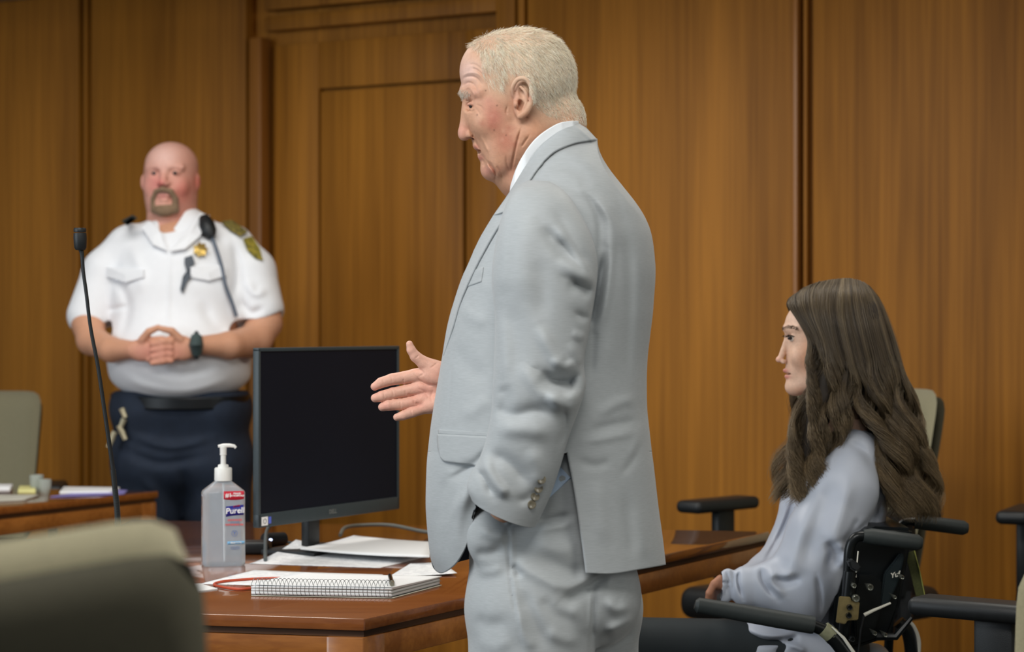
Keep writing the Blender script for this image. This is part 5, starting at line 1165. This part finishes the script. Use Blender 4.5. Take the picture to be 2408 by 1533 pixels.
def ruled(name, ang, scale=170):
    """sheet with grey lines of printed writing (ink, broken into words)"""
    m = mat(name, (234, 235, 236), .75); nt = m.node_tree; N = nt.nodes; L = nt.links; b = N['Principled BSDF']
    tc = N.new('ShaderNodeTexCoord'); mp = N.new('ShaderNodeMapping'); mp.inputs['Rotation'].default_value = (0, 0, ang); L.new(tc.outputs['Object'], mp.inputs[0])
    sx = N.new('ShaderNodeSeparateXYZ'); L.new(mp.outputs[0], sx.inputs[0])
    m1 = N.new('ShaderNodeMath'); m1.operation = 'MULTIPLY'; m1.inputs[1].default_value = scale; L.new(sx.outputs[1], m1.inputs[0])
    m2 = N.new('ShaderNodeMath'); m2.operation = 'FRACT'; L.new(m1.outputs[0], m2.inputs[0])
    m3 = N.new('ShaderNodeMath'); m3.operation = 'LESS_THAN'; m3.inputs[1].default_value = .3; L.new(m2.outputs[0], m3.inputs[0])
    n = N.new('ShaderNodeTexNoise'); n.inputs['Scale'].default_value = 60; L.new(mp.outputs[0], n.inputs[0])
    m4 = N.new('ShaderNodeMath'); m4.operation = 'GREATER_THAN'; m4.inputs[1].default_value = .48; L.new(n.outputs[0], m4.inputs[0])
    m5 = N.new('ShaderNodeMath'); m5.operation = 'MULTIPLY'; L.new(m3.outputs[0], m5.inputs[0]); L.new(m4.outputs[0], m5.inputs[1])
    mx = N.new('ShaderNodeMix'); mx.data_type = 'RGBA'; mx.inputs[6].default_value = (*lin((234, 235, 236)), 1); mx.inputs[7].default_value = (*lin((186, 188, 194)), 1)
    L.new(m5.outputs[0], mx.inputs[0]); L.new(mx.outputs[2], b.inputs['Base Color']); return m
M_ink = ruled('printed_paper', .45); M_ink2 = ruled('printed_paper_cross', -.25)
papers('paper_sheet', [(586, 1326), (893, 1336), (1006, 1311), (696, 1296)], [0, 0, .002, .026], M_ink, 'large printed sheet with its back corner curling up, behind the spiral notebook')
papers('paper_sheet', [(706, 1301), (1010, 1318), (1015, 1280), (832, 1267)], [.008, .006, .002, .004], M_paper, 'stapled white pages lying on top of the curled printed sheet', curl=.004, z=TZ + .012, t=.004)
papers('paper_sheet', [(470, 1374), (640, 1378), (835, 1352), (600, 1341)], [0, 0, 0, 0], M_ink2, 'white sheet between the sanitizer bottle and the red cord')
papers('paper_sheet', [(640, 1366), (905, 1368), (900, 1352), (700, 1346)], [0, 0, .0, .0], M_paper, 'narrow white sheet tucked behind the wire spiral of the notebook', z=TZ + .0015)
papers('paper_sheet', [(915, 1357), (1075, 1353), (1040, 1322), (965, 1326)], [0, .004, 0, 0], M_ink, 'handwritten white page under the open jacket hem', z=TZ + .002)
# closed pad at the left edge
pd = [T(x, y) for x, y in ((440, 1398), (512, 1388), (470, 1376), (420, 1380))]
tag(MB().prism([(p.x, p.y) for p in pd], TZ, TZ + .004, bev=.0006).build('note_pad', M_paper), 'thin stapled pad half hidden by the near chair', 'note pad')
# red-orange cord in a loop
rc = [T(x, y) + Vector((0, 0, .004)) for x, y in ((610, 1386), (560, 1390), (512, 1383), (505, 1377), (530, 1371), (590, 1366), (650, 1364), (690, 1366))]
tag(MB().tube(rc, .0028, 8, smooth=50).build('red_cord', mat('red_cord', (186, 74, 44), .5, var=.1)), 'red-orange cord looped on the papers beside the notebook', 'cord')
# spiral notebook
A_ = T(588, 1403); e1 = (T(922, 1409) - A_); e2 = T(1057, 1378) - T(922, 1409); e2 = Vector((.088, .205, 0)); hN = .021
A_.z += .001
nb = empty('spiral_notebook', A_, 'thick spiral-bound notebook with white pages at the front edge of the table', 'notebook')
def nbp(u, v, z): 
    p = A_ + e1 * u + e2 * v; return Vector((p.x, p.y, TZ + .001 + z))
def slab(name, z0, z1, m, u0=0, u1=1, v0=.02, v1=1, wob=0.0, lift=0.0):
    n = 20; V = []
    for k, zz in ((0, z0), (1, z1)):
        for j in range(n):
            for i in range(n):
                u, v = u0 + (u1 - u0) * i / (n - 1), v0 + (v1 - v0) * j / (n - 1)
                dz = lift * (1 - min(1, u * 3)) ** 2 + wob * math.sin(3 * v + u * 2)
                V.append(nbp(u, v, zz + dz * (1 if zz > 0 else 0)))
    g0 = grid_quads(n, n); Q_ = [g0[:, ::-1], g0 + n * n]; bd = [i for i in range(n)] + [j * n + n - 1 for j in range(1, n)] + [(n - 1) * n + i for i in range(n - 2, -1, -1)] + [j * n for j in range(n - 2, 0, -1)]
    Q_.append(np.array([(a, b, b + n * n, a + n * n) for a, b in zip(bd, bd[1:] + bd[:1])]))
    return mesh_np(name, np.array(V), np.concatenate(Q_), m, nb, smooth=False)
M_card = mat('card_grey', (120, 120, 112), .7, var=.1)
slab('back_cover', 0, .0016, mat('cover_card', (196, 192, 176), .7, var=.05)); slab('cover_black', .0016, .003, M_black, u1=.99)
slab('page_block', .003, .009, M_paper, u1=.985); slab('divider', .009, .0098, M_card, u1=.995, v1=1.005); slab('page_block', .0098, .0145, M_paper, u1=.985)
slab('divider', .0145, .0152, M_card, u1=.99, v1=1.004); slab('page_block', .0152, .0185, M_paper, u1=.985, wob=.0008); slab('top_page', .0195, .0202, M_paper, u0=-.01, u1=1.0, v0=.03, wob=.0012, lift=.002)
coil = MB(); turns = 33
pts = []
for i in range(turns * 14 + 1):
    a = 2 * math.pi * i / 14; u = .012 + .965 * i / (turns * 14); base = nbp(u, .045, .0175)
    pts.append(base + e2.normalized() * (-.013 * math.cos(a)) + Vector((0, 0, .0165 * math.sin(a))))
coil.tube(pts, .00055, 6).build('wire_spiral', mat('spiral_wire', (122, 126, 126), .3, metal=.8, var=.05), nb)
pen = empty('pen', nbp(.9, .1, .022), 'short black ballpoint pen lying on the notebook beside the wire spiral', 'pen')
p0 = nbp(.975, .07, .0262); p1 = p0 + Vector((-.012, .135, 0))
MB().tube([p0, p0 + (p1 - p0) * .18], [.0044, .0046], 14).build('pen_tip', mat('pen_silver', (170, 168, 150), .3, metal=.7, var=.1), pen)
MB().tube([p0 + (p1 - p0) * .17, p0 + (p1 - p0) * .22, p1], [.0052, .0048, .0044], 14).build('barrel', mat('pen_black', (16, 16, 18), .15, var=.05), pen)
# ---------------------------------------------------------------- hand sanitizer
bp_ = T(525, 1329); sz = .000922
bot = empty('sanitizer_bottle', bp_, 'clear pump bottle of hand sanitizer with white pump, left of the monitor', 'bottle')
MBt = Matrix.Translation(bp_) @ Matrix.Rotation(R(13), 4, 'Z')
M_gel = mat('clear_gel_plastic', (234, 242, 250), .05, trans=.68, ior=1.25, var=.01)
prof = [(.0435, .0), (.0462, .004), (.0465, .012), (.0460, .150), (.0462, .158), (.0440, .163), (.030, .174), (.0185, .183), (.0165, .185), (.0165, .192)]
MB().lathe(prof, 64, MBt, sx=1.0, sy=.66, p=5.5).build('bottle_body', M_gel, bot)
MB().lathe([(.012, .19), (.0188, .184), (.0192, .186), (.0188, .210), (.0175, .212), (.012, .2125), (.0115, .217), (.0100, .219), (.0072, .2195)], 40, MBt).build('pump_cap', M_white, bot)
MB().lathe([(.0058, .216), (.0058, .2395), (.0076, .2400), (.0076, .2415), (.0070, .2420), (.0074, .2575), (.0001, .2585)], 24, MBt).build('pump_stem', M_white, bot)
hd = Vector((math.cos(R(-24)), math.sin(R(-24)), 0))
MB().tube([MBt @ Vector((0, 0, .2585)) + Vector((-.011, 0, 0)), MBt @ Vector((0, 0, .260)), MBt @ Vector((0, 0, .2605)) + Vector((.014, 0, 0)), MBt @ Vector((0, 0, .2590)) + Vector((.024, 0, 0)), MBt @ Vector((0, 0, .2550)) + Vector((.0275, 0, 0))], [.0030, .0046, .0042, .0036, .0030], 12).build('pump_nozzle', M_white, bot)
MB().tube([MBt @ Vector((0, 0, .19)), MBt @ Vector((.002, 0, .01))], .0024, 8).build('dip_tube', M_white, bot)
yf = -.0465 * .66 - .0006
def decal(name, x0, x1, z0, z1, m, rise=0.0, bend=0.0):
    V, n = [], 12
    for i in range(n):
        u = i / (n - 1); x = x0 + (x1 - x0) * u; dz = rise * u + bend * math.sin(math.pi * u)
        V += [(x, yf, z0 + dz), (x, yf, z1 + rise * u)]
    Vw = [tuple(MBt @ Vector(v)) for v in V]; Q_ = np.array([(2 * i, 2 * i + 2, 2 * i + 3, 2 * i + 1) for i in range(n - 1)])
    o = mesh_np(name, np.array(Vw), Q_, m, bot, smooth=False); md = o.modifiers.new('thickness', 'SOLIDIFY'); md.thickness = .0003; md.offset = 1; return o
M_red = mat('label_red', (196, 28, 52), .4, var=.03); M_blue = mat('label_blue', (34, 36, 134), .4, var=.03); M_lb = mat('label_light_blue', (128, 184, 224), .4, var=.03); M_pink = mat('label_pink', (214, 108, 112), .4, var=.03); M_lt = mat('label_white', (246, 246, 246), .4); M_lblue = mat('label_text_blue', (84, 112, 176), .4, var=.02)
decal('red_label', -.002, .042, .146, .163, M_red, bend=-.002)
decal('blue_label', .003, .041, .108, .130, M_blue, rise=.0035, bend=.001)
decal('blue_band', .006, .043, .048, .0545, M_lb, rise=.001)
def lab(name, body, size, x, z, m, shear=0, bold=0, rot=0, align='CENTER', dy=-.0007):
    return text_obj(name, body, size, MBt @ Matrix.Translation((x, yf + dy, z)) @ Matrix.Rotation(math.pi / 2, 4, 'X') @ Matrix.Rotation(rot, 4, 'Z'), m, bot, shear=shear, bold=bold, align=align)
lab('label_text', '#1', .0125, .0085, .154, M_lt, bold=.0003); lab('label_text', 'BRAND\nIN HOSPITALS', .0048, .027, .1555, M_lt, bold=.0002)
lab('label_text', 'Purell', .0175, .0222, .1205, M_lt, shear=.1, bold=.0003, rot=.05)
decal('red_swoosh', .019, .033, .1275, .1315, M_red, rise=.002)
lab('label_text', 'ADVANCED', .0058, .022, .1005, M_pink, bold=.0003); lab('label_text', 'hand sanitizer', .0035, .022, .0955, M_lblue); lab('label_text', 'REFRESHING GEL', .0052, .0215, .0905, M_pink, bold=.0003)
ringp = [MBt @ Vector((.0215 + .006 * math.cos(a), yf - .0004, .072 + .0065 * math.sin(a))) for a in np.linspace(0, 2 * math.pi, 25)]
MB().tube(ringp, .0004, 6, caps=False).build('round_mark', M_lblue, bot); lab('label_text', 'Y', .009, .0215, .072, M_lblue, bold=.0003)
lab('label_text', 'KILLS 99.99%', .0042, .0245, .0515, M_lt, bold=.0002, dy=-.0010); lab('label_text', 'of most illness\ncausing germs', .0036, .0225, .0405, M_lblue)
# ---------------------------------------------------------------- monitor
mA, mB_ = Vector((-.5486, 4.606, 0)), Vector((-.2689, 5.089, 0)); md_ = (mB_ - mA).normalized(); mn = Vector((md_.y, -md_.x, 0))
mw = (mB_ - mA).length; z0, z1 = .832, 1.2225; ang = math.atan2(md_.y, md_.x)
MM = Matrix.Translation(mA) @ Matrix.Rotation(ang, 4, 'Z')          # x along the screen, -y out of the screen, z up
mo = empty('computer_monitor', (-.44, 4.89, TZ), 'dark flat-panel computer monitor, screen off, on the table beside the sanitizer', 'monitor')
M_mon = mat('monitor_case', (52, 62, 66), .45, var=.05, vscale=100); M_scr = mat('black_screen', (20, 24, 34), .4, var=.05, vscale=5, spec=.15)
fr = MB(); bz, bb = .008, .030
fr.box((mw / 2, .008, z0 + bb / 2), (mw, .016, bb), MM, bev=.002); fr.box((mw / 2, .008, z1 - bz / 2), (mw, .016, bz), MM, bev=.0015)
fr.box((bz / 2, .008, (z0 + z1) / 2), (bz, .016, z1 - z0 - .004), MM, bev=.0015); fr.box((mw - bz / 2, .008, (z0 + z1) / 2), (bz, .016, z1 - z0 - .004), MM, bev=.0015)
fr.box((mw / 2, .012, (z0 + z1) / 2), (mw - .008, .008, z1 - z0 - .008), MM); fr.build('bezel', M_mon, mo)
MB().box((mw / 2, .0055, (z0 + bb + z1 - bz) / 2), (mw - 2 * bz + .002, .005, z1 - z0 - bz - bb + .002), MM).build('screen', M_scr, mo)
MB().box((mw / 2, .032, (z0 + z1) / 2), (mw * .62, .034, (z1 - z0) * .6), MM, bev=.012, seg=3).build('rear_housing', M_black, mo)
MB().box((mw / 2, .062, (TZ + .012 + z0 + .1) / 2), (.045, .022, z0 + .1 - TZ - .012), MM, bev=.004).build('stand_neck', M_black, mo)
MB().box((mw / 2, .055, TZ + .007), (.20, .15, .013), MM, bev=.004).build('stand_base', M_black, mo)
text_obj('maker_mark', 'DELL', .0135, MM @ Matrix.Translation((mw / 2, -.0006, z0 + bb / 2)) @ Matrix.Rotation(math.pi / 2, 4, 'X'), mat('grey_mark', (132, 138, 138), .3, metal=.5, var=.05), mo, bold=.0005)
MB().box((.021, -.0004, z0 + .0135), (.022, .0008, .019), MM).build('white_sticker', M_lt, mo)
rs = [MM @ Vector((.021 + .005 * math.cos(a), -.0010, z0 + .0135 + .005 * math.sin(a))) for a in np.linspace(0, 2 * math.pi, 17)]; MB().tube(rs, .0006, 5, caps=False).build('sticker_mark', M_mon, mo)
MB().box((.0395, -.0004, z0 + .0145), (.009, .0008, .015), MM).build('blue_sticker', mat('sticker_blue', (92, 110, 214), .4, var=.02), mo)
# cables and the small black box with a lit lamp
cab = [T(624, 1322) + Vector((0, 0, .005)), T(624, 1314) + Vector((0, 0, .02)), T(628, 1292) + Vector((0, 0, .045)), T(650, 1290) + Vector((0, 0, .062)), T(690, 1290) + Vector((0, 0, .075)), T(740, 1288) + Vector((0, 0, .085))]
tag(MB().tube(cab, .0042, 10, smooth=60).build('monitor_cable', mat('grey_cable', (84, 92, 94), .45, var=.05)), 'grey cable arching down from the monitor to the tabletop', 'cable')
cab = [T(735, 1250) + Vector((0, 0, .05)), T(742, 1262) + Vector((0, 0, .03)), T(735, 1276) + Vector((0, 0, .01)), T(700, 1280) + Vector((0, 0, .004)), T(670, 1278) + Vector((0, 0, .004))]
tag(MB().tube(cab, .003, 10, smooth=40).build('thin_cable', mat('dark_cable', (52, 58, 60), .45, var=.05)), 'thin dark cable looping beside the monitor stand', 'cable')
cab = [T(800, 1264), T(812, 1256), T(850, 1250), T(920, 1250), T(1000, 1256), T(1060, 1258)]
tag(MB().tube([p + Vector((0, 0, .006 + (.010 if 0 < i < 4 else 0))) for i, p in enumerate(cab)], .0048, 10, smooth=60).build('power_cable', mat('grey_power_cable', (92, 94, 88), .5, var=.05)), 'thick grey power cable lying along the back of the table', 'cable')
bx = T(612, 1304); hb_ = empty('usb_hub', bx, 'small black box with a lit lamp behind the sanitizer bottle', 'usb hub')
MB().box((bx.x - .035, bx.y + .03, TZ + .014), (.11, .07, .028), bev=.008, seg=3).build('case', M_black, hb_)
lm = T(642, 1290) + Vector((0, 0, .016)); MB().tube([Vector((lm.x - .02, lm.y + .01, TZ + .018)), Vector((lm.x + .02, lm.y + .05, TZ + .018))], [.018, .016], 14).build('plug', M_black, hb_)
ml = bpy.data.materials.new('lit_lamp'); ml.use_nodes = True; ml.node_tree.nodes['Principled BSDF'].inputs['Emission Color'].default_value = (.6, .7, 1, 1); ml.node_tree.nodes['Principled BSDF'].inputs['Emission Strength'].default_value = 3
MB().lathe([(.0001, -.003), (.003, -.002), (.0042, 0), (.003, .002), (.0001, .003)], 12, Matrix.Translation((lm.x - .004, lm.y - .012, TZ + .022))).build('status_lamp', ml, hb_)
# ---------------------------------------------------------------- gooseneck microphone
Ym = 4.12; mc = empty('gooseneck_microphone', (P(279, 1430, Ym).x, Ym, TZ), 'thin black gooseneck microphone standing tall at the left of the table', 'microphone')
gp = lambda x, y: P(x, y, Ym)
MB().tube([gp(190, 585), gp(193, 600), gp(196, 640), gp(203, 690), gp(213, 770), gp(230, 860), gp(245, 960), gp(258, 1050), gp(266, 1105)], [.0052, .0040, .0036, .0036, .0036, .0038, .0040, .0042, .0042], 12, smooth=60).build('gooseneck', M_black, mc)
MB().tube([gp(266, 1105), gp(270, 1145), gp(275, 1190), gp(278, 1245), gp(280, 1330), gp(280, 1400)], [.0054, .0052, .0052, .0056, .0058, .006], 12, smooth=30).build('flex_section', mat('ribbed_black', (34, 37, 38), .4, var=.1), mc)
rb = MB()
for i in range(46):
    y = 1150 + i * 2.6; x = np.interp(y, [1105, 1145, 1190, 1245, 1330], [266, 270, 275, 278, 280]); a_ = gp(x, y); rb.tube([a_, a_ - Vector((0, 0, .0008))], .0062, 12)
rb.build('flex_ribs', mat('rib_grey', (60, 64, 64), .35, var=.1), mc)
MB().tube([gp(189, 588), gp(189, 582), gp(188.5, 560), gp(188, 548)], [.009, .0118, .0128, .0122], 20).build('capsule', M_black, mc)
MB().tube([gp(188, 545.5), gp(188, 540), gp(188, 536)], [.0118, .0124, .0112], 20).build('windscreen_cap', M_black, mc)
bz_ = gp(280, 1400); MB().lathe([(.055, 0), (.058, .004), (.052, .020), (.014, .026), (.012, .045), (.0065, .05), (.006, bz_.z - TZ + .004)], 32, Matrix.Translation((bz_.x, Ym, TZ))).build('desk_base', M_black, mc)
# ================================================================= on the far left table
def T2(x, y, h_=0): return T(x, y) + Vector((0, 0, h_))
papers('paper_stack', [(140, 1163), (262, 1161), (282, 1152), (150, 1150)], [0] * 4, M_paper, 'blurred white paper stack nearest the right end of the far left table', t=.008)
papers('folder', [(118, 1169), (292, 1163), (300, 1154), (240, 1151)], [0] * 4, mat('purple_folder', (132, 126, 190), .6, var=.05), 'purple folder edge showing under the far white papers', t=.002, z=TZ + .0005)
papers('paper_stack', [(-40, 1184), (60, 1178), (90, 1168), (-20, 1168)], [0] * 4, mat('grey_paper', (186, 184, 172), .8, var=.08), 'greyish papers near the front edge of the far left table', t=.006)
papers('paper_stack', [(-30, 1158), (24, 1158), (30, 1150), (-30, 1150)], [0] * 4, M_paper, 'white papers in front of the far left chair', t=.016)
papers('note_block', [(42, 1164), (84, 1164), (82, 1154), (46, 1154)], [0] * 4, mat('yellow_paper', (214, 208, 140), .8, var=.05), 'small pale yellow note block on the far left table', t=.016)
cl_ = T(96, 1160)
for i, (x, y, lab_) in enumerate(((86, 1158, 'clear plastic cup at left among the far table papers'), (104, 1160, 'shorter clear plastic cup just right of the taller one'))):
    p = T(x, y); o = MB().lathe([(.016, 0), (.021, .03 - .006 * i), (.022, .055 - .012 * i), (.0205, .055 - .012 * i), (.0195, .03 - .006 * i), (.015, .002), (.0001, .002)], 20).build('plastic_cup', mat('clear_plastic', (214, 220, 214), .15, trans=.6, ior=1.3)); o.location = p; tag(o, lab_, 'cup')
